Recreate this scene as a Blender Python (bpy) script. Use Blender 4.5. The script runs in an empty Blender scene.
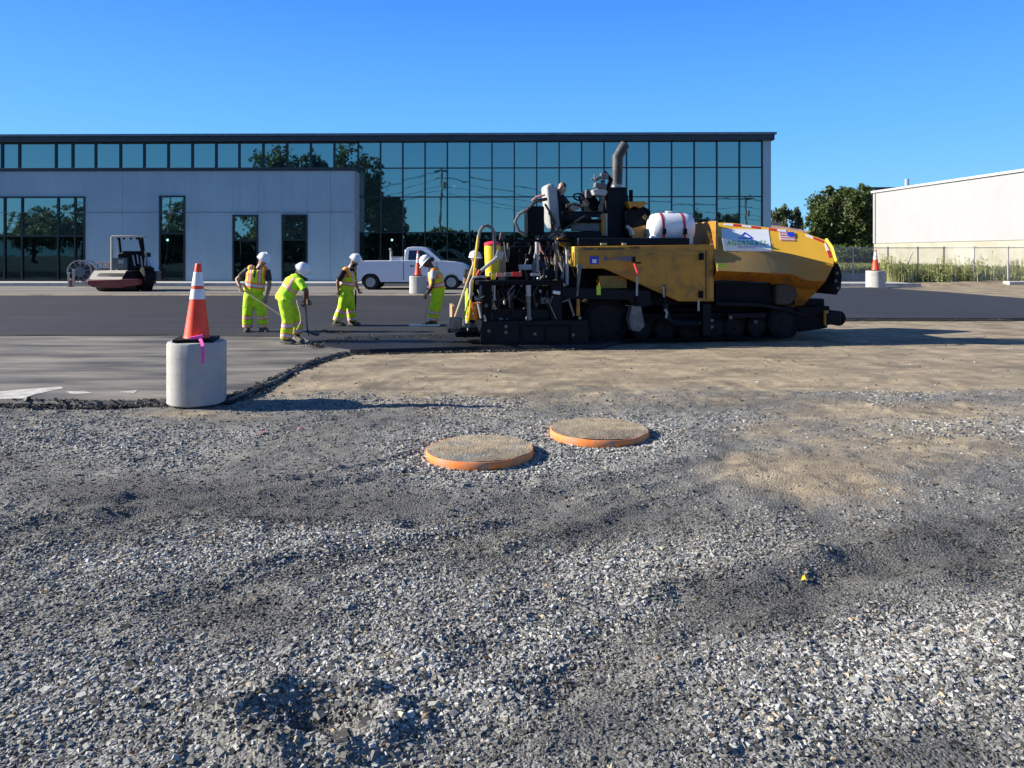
import bpy, bmesh, math, random
import numpy as np
from mathutils import Vector, Matrix
sc = bpy.context.scene
C = sc.collection
R = math.radians
rng = np.random.default_rng(7)
random.seed(7)
# ------------------------------------------------------------ camera
F = 750.0; CX, CY = 512.0, 384.0; CH = 1.6
HZ = 254.0      # row of the horizon: a level camera with the lens shifted down
cam = bpy.data.cameras.new('camera'); co = bpy.data.objects.new('camera', cam); C.objects.link(co)
co.location = (0, 0, CH); co.rotation_euler = (math.pi / 2, 0, 0); cam.shift_y = -(CY - HZ) / 1024
cam.sensor_width = 36; cam.lens = 36 * F / 1024; cam.clip_start = 0.05; cam.clip_end = 3000
sc.camera = co

def ray(px, py):
    return Vector(((px - CX) / F, 1.0, (HZ - py) / F))
def G(px, py, z=0.0):
    d = ray(px, py); t = (CH - z) / -d.z
    return Vector((d.x * t, d.y * t, z))
def AT(px, py, Y):
    d = ray(px, py); t = Y / d.y
    return Vector((d.x * t, Y, CH + d.z * t))

class Frame:
    """a thing's own axes: origin on the ground, x along its length, y away from the road user, z up"""
    def __init__(s, o, deg):
        s.o = Vector((o[0], o[1], 0)); s.a = R(deg)
        s.M = Matrix.Translation(s.o) @ Matrix.Rotation(s.a, 4, 'Z'); s.I = s.M.inverted()
        s.c = s.I @ Vector((0, 0, CH)); s.R3 = s.I.to_3x3()
    def hit(s, px, py, P, N):
        d = s.R3 @ ray(px, py); N = Vector(N)
        t = (Vector(P) - s.c).dot(N) / d.dot(N)
        return s.c + d * t
    def L(s, px, py, d=0.0):
        return s.hit(px, py, (0, d, 0), (0, 1, 0))
    def X(s, px, d=0.0, py=254): return s.L(px, py, d).x
    def Z(s, py, px=512, d=0.0): return s.L(px, py, d).z

# ------------------------------------------------------------ object helpers
def props(o, label=None, cat=None, group=None, kind=None):
    if label: o['label'] = label
    if cat: o['category'] = cat
    if group: o['group'] = group
    if kind: o['kind'] = kind
    return o
def empty(name, loc, deg=0, label=None, cat=None, group=None):
    o = bpy.data.objects.new(name, None); C.objects.link(o)
    o.location = loc; o.rotation_euler = (0, 0, R(deg)); o.empty_display_size = 0.2
    return props(o, label, cat, group)
def copy_tree(o, parent=None):
    c = o.copy(); C.objects.link(c)
    if parent is not None: c.parent = parent
    for ch in list(o.children): copy_tree(ch, c)
    return c

class MB:
    def __init__(s): s.v = []; s.f = []; s.m = []; s.cur = 0
    def mi(s, k): s.cur = k; return s
    def add(s, vs, fs):
        b = len(s.v); s.v += [tuple(v) for v in vs]
        for f in fs: s.f.append(tuple(b + i for i in f)); s.m.append(s.cur)
        return s
    def box(s, c, size, rot=None):
        hx, hy, hz = size[0] / 2, size[1] / 2, size[2] / 2
        vs = [Vector((x, y, z)) for x in (-hx, hx) for y in (-hy, hy) for z in (-hz, hz)]
        if rot is not None:
            m = rot if isinstance(rot, Matrix) else Matrix.Rotation(rot, 3, 'Y')
            vs = [m @ v for v in vs]
        c = Vector(c)
        return s.add([v + c for v in vs], [(0, 1, 3, 2), (4, 6, 7, 5), (0, 4, 5, 1), (2, 3, 7, 6), (0, 2, 6, 4), (1, 5, 7, 3)])
    def b2(s, x0, x1, y0, y1, z0, z1):
        return s.box(((x0 + x1) / 2, (y0 + y1) / 2, (z0 + z1) / 2), (abs(x1 - x0), abs(y1 - y0), abs(z1 - z0)))
    def prism(s, pts, y0, y1):
        """polygon of (x,z) carried from y0 to y1"""
        n = len(pts)
        ar = sum(pts[i][0] * pts[(i + 1) % n][1] - pts[(i + 1) % n][0] * pts[i][1] for i in range(n))
        if ar < 0: pts = pts[::-1]
        vs = [(p[0], y0, p[1]) for p in pts] + [(p[0], y1, p[1]) for p in pts]
        fs = [tuple(range(n)), tuple(range(2 * n - 1, n - 1, -1))]
        fs += [(i, i + n, (i + 1) % n + n, (i + 1) % n) for i in range(n)]
        return s.add(vs, fs)
    def loft(s, rings, caps=True):
        n = len(rings[0]); vs = [p for r in rings for p in r]; fs = []
        for k in range(len(rings) - 1):
            for i in range(n):
                j = (i + 1) % n
                fs.append((k * n + i, k * n + j, (k + 1) * n + j, (k + 1) * n + i))
        if caps:
            fs.append(tuple(range(n - 1, -1, -1))); fs.append(tuple((len(rings) - 1) * n + i for i in range(n)))
        return s.add(vs, fs)
    def tube(s, pts, r, n=8, caps=True):
        pts = [Vector(p) for p in pts]
        if not hasattr(r, '__len__'): r = [r] * len(pts)
        rings = []; up = None
        for i, p in enumerate(pts):
            a = pts[max(i - 1, 0)]; b = pts[min(i + 1, len(pts) - 1)]
            t = (b - a)
            if t.length < 1e-9: t = Vector((0, 0, 1))
            t.normalize()
            if up is None:
                up = Vector((0, 0, 1)) if abs(t.z) < 0.9 else Vector((1, 0, 0))
            x = up - t * up.dot(t)
            if x.length < 1e-5: x = t.orthogonal()
            x.normalize(); y = t.cross(x); up = x
            rings.append([p + (x * math.cos(2 * math.pi * k / n) + y * math.sin(2 * math.pi * k / n)) * r[i] for k in range(n)])
        return s.loft(rings, caps)
    def rod(s, a, b, r, n=8): return s.tube([a, b], r, n)
    def lathe(s, prof, c=(0, 0, 0), axis='Z', n=24, caps=True):
        c = Vector(c); rings = []
        for (r, h) in prof:
            ring = []
            for k in range(n):
                a = 2 * math.pi * k / n
                p = (r * math.cos(a), r * math.sin(a), h)
                if axis == 'Y': p = (p[0], p[2], -p[1])
                if axis == 'X': p = (p[2], p[0], p[1])
                ring.append(Vector(p) + c)
            rings.append(ring)
        return s.loft(rings, caps)
    def ball(s, c, r, n=12, m=8):
        if not hasattr(r, '__len__'): r = (r, r, r)
        c = Vector(c)
        rings = [[c + Vector((r[0] * math.sin(math.pi * (k + .5) / m) * math.cos(2 * math.pi * i / n), r[1] * math.sin(math.pi * (k + .5) / m) * math.sin(2 * math.pi * i / n), -r[2] * math.cos(math.pi * (k + .5) / m))) for i in range(n)] for k in range(m)]
        return s.loft(rings)
    def quad(s, a, b, c, d): return s.add([a, b, c, d], [(0, 1, 2, 3)])
    def plate(s, P, N, th):
        """a flat polygon P (3D points) given thickness th along N"""
        N = Vector(N).normalized() * th; n = len(P)
        vs = [Vector(p) for p in P] + [Vector(p) - N for p in P]
        fs = [tuple(range(n)), tuple(range(2 * n - 1, n - 1, -1))] + [(i, i + n, (i + 1) % n + n, (i + 1) % n) for i in range(n)]
        return s.add(vs, fs)
    def mesh(s, name, mats, sharp=35):
        me = bpy.data.meshes.new(name)
        me.from_pydata([tuple(v) for v in s.v], [], s.f)
        if not isinstance(mats, (list, tuple)): mats = [mats]
        for m in mats: me.materials.append(m)
        me.polygons.foreach_set('material_index', s.m)
        bm = bmesh.new(); bm.from_mesh(me); bmesh.ops.recalc_face_normals(bm, faces=bm.faces); bm.to_mesh(me); bm.free()
        me.polygons.foreach_set('use_smooth', [True] * len(me.polygons))
        me.set_sharp_from_angle(angle=R(sharp))
        return me
    def build(s, name, mats, parent=None, bevel=0, sharp=35, label=None, cat=None, group=None, kind=None):
        o = bpy.data.objects.new(name, s.mesh(name, mats, sharp)); C.objects.link(o)
        if parent is not None: o.parent = parent
        if bevel:
            b = o.modifiers.new('b', 'BEVEL'); b.width = bevel; b.segments = 2; b.limit_method = 'ANGLE'; b.angle_limit = R(40)
        return props(o, label, cat, group, kind)

def raw_mesh(name, V, Fq, mat, attrs=None, smooth=False):
    """fast numpy mesh: V (n,3), Fq (m,k)"""
    me = bpy.data.meshes.new(name); n = len(V); m, k = Fq.shape
    me.vertices.add(n); me.vertices.foreach_set('co', np.ascontiguousarray(V, np.float32).ravel())
    me.loops.add(m * k); me.loops.foreach_set('vertex_index', np.ascontiguousarray(Fq, np.int32).ravel())
    me.polygons.add(m); me.polygons.foreach_set('loop_start', np.arange(0, m * k, k, dtype=np.int32))
    me.polygons.foreach_set('loop_total', np.full(m, k, np.int32))
    me.polygons.foreach_set('use_smooth', np.full(m, smooth))
    for nm, A in (attrs or {}).items():
        at = me.attributes.new(nm, 'FLOAT_COLOR', 'POINT'); B = np.ones((n, 4), np.float32); B[:, :A.shape[1]] = A
        at.data.foreach_set('color', B.ravel())
    me.update(calc_edges=True); me.validate()
    me.materials.append(mat)
    o = bpy.data.objects.new(name, me); C.objects.link(o)
    return o

# ------------------------------------------------------------ noise (numpy value noise)
_T = np.random.default_rng(3).random((512, 512)).astype(np.float32)
def vn(x, y, s=0):
    x = np.asarray(x, np.float64) + s * 17.31; y = np.asarray(y, np.float64) + s * 9.77
    xi = np.floor(x).astype(int); yi = np.floor(y).astype(int); fx = x - xi; fy = y - yi
    fx = fx * fx * (3 - 2 * fx); fy = fy * fy * (3 - 2 * fy)
    g = lambda a, b: _T[(a + s * 131) & 511, (b + s * 71) & 511]
    return (g(xi, yi) * (1 - fx) + g(xi + 1, yi) * fx) * (1 - fy) + (g(xi, yi + 1) * (1 - fx) + g(xi + 1, yi + 1) * fx) * fy
def fbm(x, y, o=4, s=0):
    t = 0; a = 1; w = 0
    for k in range(o): t = t + a * vn(x * 2 ** k, y * 2 ** k, s + k); w += a; a *= .5
    return t / w
sstep = lambda a, b, x: (lambda t: t * t * (3 - 2 * t))(np.clip((x - a) / (b - a), 0, 1))

# ------------------------------------------------------------ materials
def new_mat(name):
    m = bpy.data.materials.new(name); m.use_nodes = True
    nt = m.node_tree; b = nt.nodes['Principled BSDF']
    return m, nt, b
def N(nt, t, **kw):
    n = nt.nodes.new(t)
    for k, v in kw.items():
        if k in n.inputs.keys() if isinstance(k, str) else False: n.inputs[k].default_value = v
        else: setattr(n, k, v)
    return n
def noise(nt, scale, detail=3, rough=.6, vec=None, kind='Object'):
    tc = N(nt, 'ShaderNodeTexCoord'); n = N(nt, 'ShaderNodeTexNoise'); n.inputs['Scale'].default_value = scale
    n.inputs['Detail'].default_value = detail; n.inputs['Roughness'].default_value = rough
    nt.links.new(vec if vec is not None else tc.outputs[kind], n.inputs['Vector']); return n
def ramp(nt, src, stops):
    r = N(nt, 'ShaderNodeValToRGB'); e = r.color_ramp.elements
    while len(e) < len(stops): e.new(0.5)
    for i, (p, c) in enumerate(stops): e[i].position = p; e[i].color = (c[0], c[1], c[2], 1) if hasattr(c, '__len__') else (c, c, c, 1)
    nt.links.new(src, r.inputs['Fac']); return r
def mixc(nt, fac, a, b, mode='MIX'):
    m = N(nt, 'ShaderNodeMix', data_type='RGBA', blend_type=mode)
    for s, x in ((m.inputs[0], fac), (m.inputs[6], a), (m.inputs[7], b)):
        if isinstance(x, bpy.types.NodeSocket): nt.links.new(x, s)
        elif hasattr(x, '__len__'): s.default_value = (x[0], x[1], x[2], 1)
        else: s.default_value = x
    return m.outputs[2]
def bump(nt, h, b, strength=.3, dist=.01):
    n = N(nt, 'ShaderNodeBump'); n.inputs['Strength'].default_value = strength; n.inputs['Distance'].default_value = dist
    nt.links.new(h, n.inputs['Height']); nt.links.new(n.outputs[0], b.inputs['Normal']); return n
def mat(name, c, rough=.6, metal=0.0, var=.25, vs=3.0, dirt=None, da=.5, ds=2.0, bs=0.0, bscale=40, spec=.5, coat=0, streak=None, bdist=.01):
    """paint or other plain surface with uneven tone, a second (dirt) colour in patches, and fine bump"""
    m, nt, b = new_mat(name); c = Vector(c)
    n = noise(nt, vs, 4); lo = c * (1 - var); hi = c * (1 + var)
    col = ramp(nt, n.outputs['Fac'], [(.3, lo), (.7, hi)]).outputs['Color']
    if dirt is not None:
        vv = None
        if streak:
            tcs = N(nt, 'ShaderNodeTexCoord'); mps = N(nt, 'ShaderNodeMapping'); mps.inputs['Scale'].default_value = (1, 1, streak); nt.links.new(tcs.outputs['Object'], mps.inputs[0]); vv = mps.outputs[0]
        n2 = noise(nt, ds, 6, .7, vec=vv); f = ramp(nt, n2.outputs['Fac'], [(.62 - da * .3, 0), (.78 - da * .2, 1)])
        k = N(nt, 'ShaderNodeMath', operation='MULTIPLY'); nt.links.new(f.outputs['Color'], k.inputs[0]); k.inputs[1].default_value = min(1, da * 1.4)
        col = mixc(nt, k.outputs[0], col, dirt)
    nt.links.new(col, b.inputs['Base Color'])
    rr = ramp(nt, noise(nt, vs * 5, 3).outputs['Fac'], [(.3, max(rough - .12, .03)), (.7, min(rough + .12, 1))])
    nt.links.new(rr.outputs['Color'], b.inputs['Roughness'])
    b.inputs['Metallic'].default_value = metal; b.inputs['Specular IOR Level'].default_value = spec
    if coat: b.inputs['Coat Weight'].default_value = coat; b.inputs['Coat Roughness'].default_value = .1
    if bs: bump(nt, noise(nt, bscale, 4).outputs['Fac'], b, bs, bdist)
    return m
def emit(name, c, s):
    m, nt, b = new_mat(name); b.inputs['Base Color'].default_value = (*c, 1)
    b.inputs['Emission Color'].default_value = (*c, 1); b.inputs['Emission Strength'].default_value = s; return m

def text_obj(txt, size, place, mat_, parent, name='lettering', bold=0.0, align='CENTER', space=1.0):
    """lettering as a real mesh; place maps (u,v) in metres to a 3D point"""
    cu = bpy.data.curves.new(name, 'FONT'); cu.body = txt; cu.size = size; cu.align_x = align; cu.align_y = 'CENTER'
    cu.offset = bold; cu.space_character = space
    o = bpy.data.objects.new('tmp', cu); C.objects.link(o); bpy.context.view_layer.update()
    me = bpy.data.meshes.new_from_object(o.evaluated_get(bpy.context.evaluated_depsgraph_get()))
    bpy.data.objects.remove(o); bpy.data.curves.remove(cu)
    for v in me.vertices: v.co = place(v.co.x, v.co.y)
    me.materials.clear(); me.materials.append(mat_); me.name = name
    o = bpy.data.objects.new(name, me); C.objects.link(o); o.parent = parent
    return o

# ------------------------------------------------------------ light
SUN_EL, SUN_AZ = 25.0, 1.2      # azimuth: degrees behind the left-hand side
S = Vector((-math.cos(R(SUN_AZ)) * math.cos(R(SUN_EL)), math.sin(R(SUN_AZ)) * math.cos(R(SUN_EL)), math.sin(R(SUN_EL))))
sl = bpy.data.lights.new('sun', 'SUN'); sl.energy = 5.0; sl.angle = R(.55); sl.color = (1, .94, .84)
so = bpy.data.objects.new('sun', sl); C.objects.link(so); so.rotation_euler = (-S).to_track_quat('-Z', 'Y').to_euler(); so.location = (-30, 0, 30)
w = bpy.data.worlds.new('World'); sc.world = w; w.use_nodes = True
nt = w.node_tree; bg = nt.nodes['Background']
sky = nt.nodes.new('ShaderNodeTexSky'); sky.sky_type = 'NISHITA'; sky.sun_disc = False
sky.sun_elevation = R(SUN_EL); sky.sun_rotation = math.atan2(S.x, S.y)
sky.altitude = 0; sky.air_density = 1.0; sky.dust_density = 0.3; sky.ozone_density = 3.0
tcw = nt.nodes.new('ShaderNodeTexCoord'); sxyz = nt.nodes.new('ShaderNodeSeparateXYZ'); nt.links.new(tcw.outputs['Generated'], sxyz.inputs[0])
SKYC = [(0.0, (.30, .66, 1.0)), (.05, (.20, .58, 1.0)), (.16, (.115, .45, 1.0)), (.31, (.050, .285, .98)), (.6, (.035, .11, .34)), (1.0, (.03, .07, .19))]
gr_ = ramp(nt, sxyz.outputs[2], SKYC)
gs_ = nt.nodes.new('ShaderNodeVectorMath'); gs_.operation = 'SCALE'; nt.links.new(gr_.outputs[0], gs_.inputs[0]); gs_.inputs['Scale'].default_value = 5.4
nt.links.new(mixc(nt, .9, sky.outputs[0], gs_.outputs[0]), bg.inputs[0]); bg.inputs[1].default_value = 0.10
sc.view_settings.view_transform = 'Standard'; sc.view_settings.look = 'None'; sc.view_settings.gamma = 1
sc.view_settings.exposure = 1.03
sc.cycles.max_bounces = 6; sc.cycles.transparent_max_bounces = 12
# ============================================================ GROUND
def project(x, y, z=0.0):
    zc = np.maximum(y, 0.3)
    return CX + F * x / zc, HZ + F * (CH - z) / zc
def seg_dist(px, py, P):
    """distance in metres on the ground to a polyline P of ground points"""
    d = np.full(px.shape, 1e9)
    for a, b in zip(P[:-1], P[1:]):
        ab = np.array([b[0] - a[0], b[1] - a[1]]); L2 = (ab ** 2).sum()
        t = np.clip(((px - a[0]) * ab[0] + (py - a[1]) * ab[1]) / L2, 0, 1)
        d = np.minimum(d, np.hypot(px - a[0] - t * ab[0], py - a[1] - t * ab[1]))
    return d
gp = lambda *l: [G(*p)[:2] for p in l]
RUTS = [(gp((0, 530), (150, 512), (300, 490), (420, 470), (520, 480)), .09, -.025), (gp((60, 505), (300, 478), (410, 452)), .05, .03),
        (gp((420, 520), (560, 492), (730, 458)), .10, -.02), (gp((500, 545), (640, 500), (760, 470)), .06, .02),
        (gp((180, 600), (330, 560), (520, 515)), .12, -.02), (gp((560, 680), (700, 600), (860, 560), (1024, 540)), .14, -.025),
        (gp((730, 440), (800, 500), (900, 560)), .2, -.015), (gp((640, 640), (780, 560), (820, 550)), .1, .02)]
BLOBS_D = [(90, 488, 140, 14, .9), (290, 508, 160, 16, .9), (240, 612, 70, 30, 1.1), (620, 512, 120, 16, .9), (560, 530, 70, 12, .6), (770, 590, 90, 30, .8),
           (600, 742, 75, 40, .8), (600, 690, 60, 40, .5), (930, 558, 80, 30, .7), (930, 750, 80, 22, 1.1), (730, 480, 70, 16, .5), (320, 715, 45, 16, .8), (870, 460, 120, 14, .5),
           (480, 555, 70, 22, .6), (350, 455, 60, 10, .4), (700, 400, 90, 9, .6), (960, 510, 70, 16, .5), (470, 640, 40, 20, .4), (20, 625, 60, 20, .3), (490, 745, 60, 20, .5)]
BLOBS_L = [(130, 560, 110, 22, .8), (330, 530, 120, 20, .9), (430, 690, 130, 60, .9), (60, 700, 90, 60, .6), (250, 680, 100, 40, .6), (560, 640, 80, 30, .7), (830, 680, 120, 60, .9), (960, 640, 90, 40, .8),
           (520, 460, 90, 26, .8), (600, 560, 80, 20, .7), (100, 440, 110, 14, .5), (450, 400, 90, 8, .5), (700, 560, 70, 16, .5), (640, 600, 60, 20, .6), (960, 430, 90, 16, .6), (380, 745, 60, 20, .6), (700, 745, 60, 14, .4)]
BLOBS_T = [(810, 478, 90, 24, 1.0), (760, 465, 60, 14, .7), (900, 490, 70, 24, .5), (200, 412, 90, 6, .6), (330, 432, 90, 9, .35), (520, 418, 80, 5, .4), (230, 452, 60, 8, .35), (860, 440, 90, 14, .5), (980, 445, 120, 24, .45), (900, 412, 150, 14, .9), (660, 398, 120, 8, .6), (450, 392, 120, 8, .7), (760, 430, 60, 10, .5), (130, 425, 60, 5, .4)]
def blobs(px, py, B):
    t = 0
    for (x, y, a, b, v) in B: t = t + v * np.exp(-(((px - x) / a) ** 2 + ((py - y) / b) ** 2))
    return t
def fields(x, y):
    """(tan, dark, light) weights of the loose surface at ground points"""
    x = np.asarray(x, float); y = np.asarray(y, float)
    px, py = project(x, y); infr = sstep(1.2, 2.0, y)
    n1 = fbm(x * .5, y * .9, 4, 1); n2 = fbm(x * 1.3, y * 1.3, 4, 11); n3 = fbm(x * .25, y * 1.6, 4, 21); n4 = fbm(x * 5, y * 5, 3, 31)
    edge = 8.8 - .9 * sstep(-1, 1.0, x) * (1 - sstep(1.2, 4, x)) + .25 * np.sin(x * .8) + .5 * sstep(2, 5, x)
    tan = sstep(-1.5, 1.5, y - edge + (n1 - .5) * 3.2 + (n4 - .5) * 1.2)
    tan = np.maximum(tan, np.clip(blobs(px, py, BLOBS_T) * infr * (.3 + n2 * 1.4), 0, 1) * .9)
    tan = tan * (.72 + .5 * n3)
    dark = np.clip(blobs(px, py, BLOBS_D) * infr * (.35 + 1.3 * n2) + sstep(.5, .8, n2) * .5, 0, 1)
    light = np.clip(blobs(px, py, BLOBS_L) * infr * (.45 + 1.1 * n4) + sstep(.45, .75, n1) * .35 - dark * .5, 0, 1)
    for P, wd, am in RUTS:
        d = seg_dist(x, y, P)
        if am < 0: dark = np.maximum(dark, np.exp(-(d / (wd * 1.2)) ** 2) * .65 * (.4 + n4))
    # gravel heaped round the two rings
    for (cx, cy) in RINGS:
        d = np.hypot(x - cx, y - cy); k = np.exp(-((d - .45) / .3) ** 2)
        light = np.maximum(light, k * .9 * (.5 + n4)); tan = tan * (1 - k * .8); dark = dark * (1 - k * .7)
    return np.clip(tan, 0, 1), np.clip(dark, 0, 1), np.clip(light, 0, 1)
RINGS = [tuple(G(480, 455)[:2]), tuple(G(599, 435)[:2])]
HOLE = tuple(G(318, 722)[:2])
def height(x, y):
    x = np.asarray(x, float); y = np.asarray(y, float)
    near = 1 - sstep(8.5, 12.0, y); fl = 1 - sstep(30, 60, np.hypot(x, y))
    h = (fbm(x * .9, y * .9, 3, 5) - .5) * .09 * near + (fbm(x * 4, y * 4, 3, 8) - .5) * .035 * near + (fbm(x * 14, y * 14, 2, 9) - .5) * .014 * near
    h += (fbm(x * .7, y * 2.2, 3, 15) - .5) * .02 * (1 - near) * fl
    for P, wd, am in RUTS:
        d = seg_dist(x, y, P); h += am * np.exp(-(d / wd) ** 2) * (.6 + .8 * vn(x * 5, y * 5, 3))
        if am < 0: h -= am * .8 * np.exp(-((d - wd * 1.7) / (wd * .5)) ** 2) * vn(x * 4, y * 4, 4)
    d = np.hypot((x - HOLE[0]) / 1.6, y - HOLE[1]); h += -.045 * np.exp(-(d / .08) ** 2) + .05 * np.exp(-((d - .17) / .07) ** 2) * (.4 + vn(x * 9, y * 9, 6))
    for (cx, cy) in RINGS:
        d = np.hypot(x - cx, y - cy); k = np.exp(-(d / .62) ** 4); h = h * (1 - k) + .004 * k
    d = np.hypot(x - BLK[0], y - BLK[1]); k = np.exp(-(d / .5) ** 4); h = h * (1 - k)
    # shallow tyre marks printed into the soft soil on the right
    for P in ARCS:
        d = seg_dist(x, y, P); h -= .012 * np.exp(-(d / .035) ** 2)
    h += .26 * np.exp(-((y - 40.0 + (x - 19) * .12) / 1.3) ** 2) * sstep(18.5, 21, x) * (1 - sstep(60, 80, x)) * (.8 + .4 * vn(x * .7, y * .7, 44))
    return h - .012
BLK = tuple(AT(197, 400, 8.22)[:2])
ARCS = [gp((742 + k * 11, 372), (760 + k * 9, 362), (785 + k * 8, 355)) for k in range(5)] + [gp((870 + k * 7, 384), (893 + k * 5, 372), (900 + k * 4, 361)) for k in range(3)]
def gz(x, y): return float(height(np.array([x]), np.array([y]))[0])

def stretch(a, b, step, far, n):
    core = np.arange(a, b + step / 2, step)
    k = np.arange(1, n + 1); g = 1.0
    lo, hi = 1.0, 2.0
    for _ in range(60):
        mid = (lo + hi) / 2
        if step * sum(mid ** np.arange(1, n + 1)) > far: hi = mid
        else: lo = mid
    ext = np.cumsum(step * lo ** k)
    return np.concatenate([(a - ext)[::-1], core, b + ext])
gx = stretch(-5.2, 5.2, .026, 900, 90); gy0 = stretch(1.4, 8.8, .026, 900, 110)
Xg, Yg = np.meshgrid(gx, gy0)
Zg = height(Xg, Yg)
nx, ny = len(gx), len(gy0)
Vg = np.stack([Xg, Yg, Zg], -1).reshape(-1, 3)
idx = np.arange(nx * ny).reshape(ny, nx)
Fg = np.stack([idx[:-1, :-1], idx[:-1, 1:], idx[1:, 1:], idx[1:, :-1]], -1).reshape(-1, 4)
T, D, Lt = fields(Vg[:, 0], Vg[:, 1])
Ag = np.stack([T, D, Lt], -1)

def stone_mat(name, tint=(1, 1, 1), rough=.85):
    m, nt, b = new_mat(name)
    a = N(nt, 'ShaderNodeVertexColor'); a.layer_name = 'tone'
    n = noise(nt, 160, 3); f = ramp(nt, n.outputs['Fac'], [(.3, .75), (.7, 1.2)])
    nt.links.new(mixc(nt, 1.0, a.outputs['Color'], f.outputs['Color'], 'MULTIPLY'), b.inputs['Base Color'])
    b.inputs['Roughness'].default_value = rough; b.inputs['Specular IOR Level'].default_value = .2; return m
# loose ground material: crusher fines, small chips and trodden tan soil, told apart by the 'mix' attribute
gm, nt, b = new_mat('crushed_stone_ground')
att = N(nt, 'ShaderNodeVertexColor'); att.layer_name = 'mix'
sep = N(nt, 'ShaderNodeSeparateColor'); nt.links.new(att.outputs['Color'], sep.inputs[0])
tc = N(nt, 'ShaderNodeTexCoord')
wn = noise(nt, 30, 3); wv = N(nt, 'ShaderNodeVectorMath', operation='SCALE'); nt.links.new(wn.outputs['Color'], wv.inputs[0]); wv.inputs['Scale'].default_value = .012
wa = N(nt, 'ShaderNodeVectorMath', operation='ADD'); nt.links.new(tc.outputs['Object'], wa.inputs[0]); nt.links.new(wv.outputs[0], wa.inputs[1])
def vor(scale, feat='F1'):
    v = N(nt, 'ShaderNodeTexVoronoi', feature=feat); v.inputs['Scale'].default_value = scale; nt.links.new(wa.outputs[0], v.inputs['Vector']); return v
v1, v2, v3 = vor(75), vor(190), vor(28)
def chan(v): s_ = N(nt, 'ShaderNodeSeparateColor'); nt.links.new(v.outputs['Color'], s_.inputs[0]); return s_.outputs[0]
c1 = ramp(nt, chan(v1), [(0, .05), (.35, .13), (.7, .28), (1, .52)]).outputs['Color']
c2 = ramp(nt, chan(v2), [(0, .045), (.5, .125), (.85, .23), (1, .45)]).outputs['Color']
c3 = ramp(nt, chan(v3), [(0, .06), (.4, .15), (.8, .30), (1, .5)]).outputs['Color']
fine = mixc(nt, .45, c2, (.10, .10, .105))
chips = mixc(nt, .5, c1, c2)
big = mixc(nt, .35, c3, c1)
base = mixc(nt, ramp(nt, noise(nt, 6, 4).outputs['Fac'], [(.4, 0), (.62, 1)]).outputs['Color'], fine, chips)
base = mixc(nt, .12, base, (.17, .15, .12))
base = mixc(nt, sep.outputs[2], base, mixc(nt, .5, big, (.36, .365, .37), 'MIX'))
base = mixc(nt, sep.outputs[1], base, mixc(nt, .6, c2, (.042, .042, .045)))
soil = ramp(nt, noise(nt, 3.5, 8, .7).outputs['Fac'], [(.25, (.17, .13, .09)), (.5, (.34, .27, .185)), (.75, (.50, .41, .30))]).outputs['Color']
soil = mixc(nt, ramp(nt, noise(nt, 55, 4, .7).outputs['Fac'], [(.4, 0), (.75, .65)]).outputs['Color'], soil, c2)
mp = N(nt, 'ShaderNodeMapping'); mp.inputs['Scale'].default_value = (.35, 2.2, 1); nt.links.new(tc.outputs['Object'], mp.inputs[0])
stk = noise(nt, 2.2, 6, .65, vec=mp.outputs[0])
soil = mixc(nt, ramp(nt, stk.outputs['Fac'], [(.48, 0), (.70, .6)]).outputs['Color'], soil, (.09, .078, .066))
soil = mixc(nt, ramp(nt, noise(nt, .9, 7, .7).outputs['Fac'], [(.46, 0), (.62, .75)]).outputs['Color'], soil, (.12, .10, .08))
# ragged boundary between soil and stone
jit = N(nt, 'ShaderNodeMath', operation='ADD'); nt.links.new(sep.outputs[0], jit.inputs[0])
jn = noise(nt, 9, 7, .75); js = N(nt, 'ShaderNodeMath', operation='MULTIPLY_ADD'); nt.links.new(jn.outputs['Fac'], js.inputs[0]); js.inputs[1].default_value = 1.3; js.inputs[2].default_value = -.65
nt.links.new(js.outputs[0], jit.inputs[1])
fac = ramp(nt, jit.outputs[0], [(.28, 0), (.72, 1)])
nt.links.new(mixc(nt, 1.0, mixc(nt, fac.outputs['Color'], base, soil), (1.22, 1.20, 1.10), 'MULTIPLY'), b.inputs['Base Color'])
b.inputs['Roughness'].default_value = .92; b.inputs['Specular IOR Level'].default_value = .25
hh = N(nt, 'ShaderNodeMath', operation='MULTIPLY_ADD'); nt.links.new(v1.outputs['Distance'], hh.inputs[0]); hh.inputs[1].default_value = -1.0
h2 = N(nt, 'ShaderNodeMath', operation='MULTIPLY_ADD'); nt.links.new(v3.outputs['Distance'], h2.inputs[0]); h2m = N(nt, 'ShaderNodeMath', operation='MULTIPLY'); nt.links.new(sep.outputs[2], h2m.inputs[0]); h2m.inputs[1].default_value = -1.6; nt.links.new(h2m.outputs[0], h2.inputs[1])
nt.links.new(chan(v1), h2.inputs[2]); nt.links.new(h2.outputs[0], hh.inputs[2])
bump(nt, hh.outputs[0], b, .7, .009)
ground = raw_mesh('ground', Vg, Fg, gm, {'mix': Ag}, smooth=True); props(ground, kind='structure')

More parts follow.
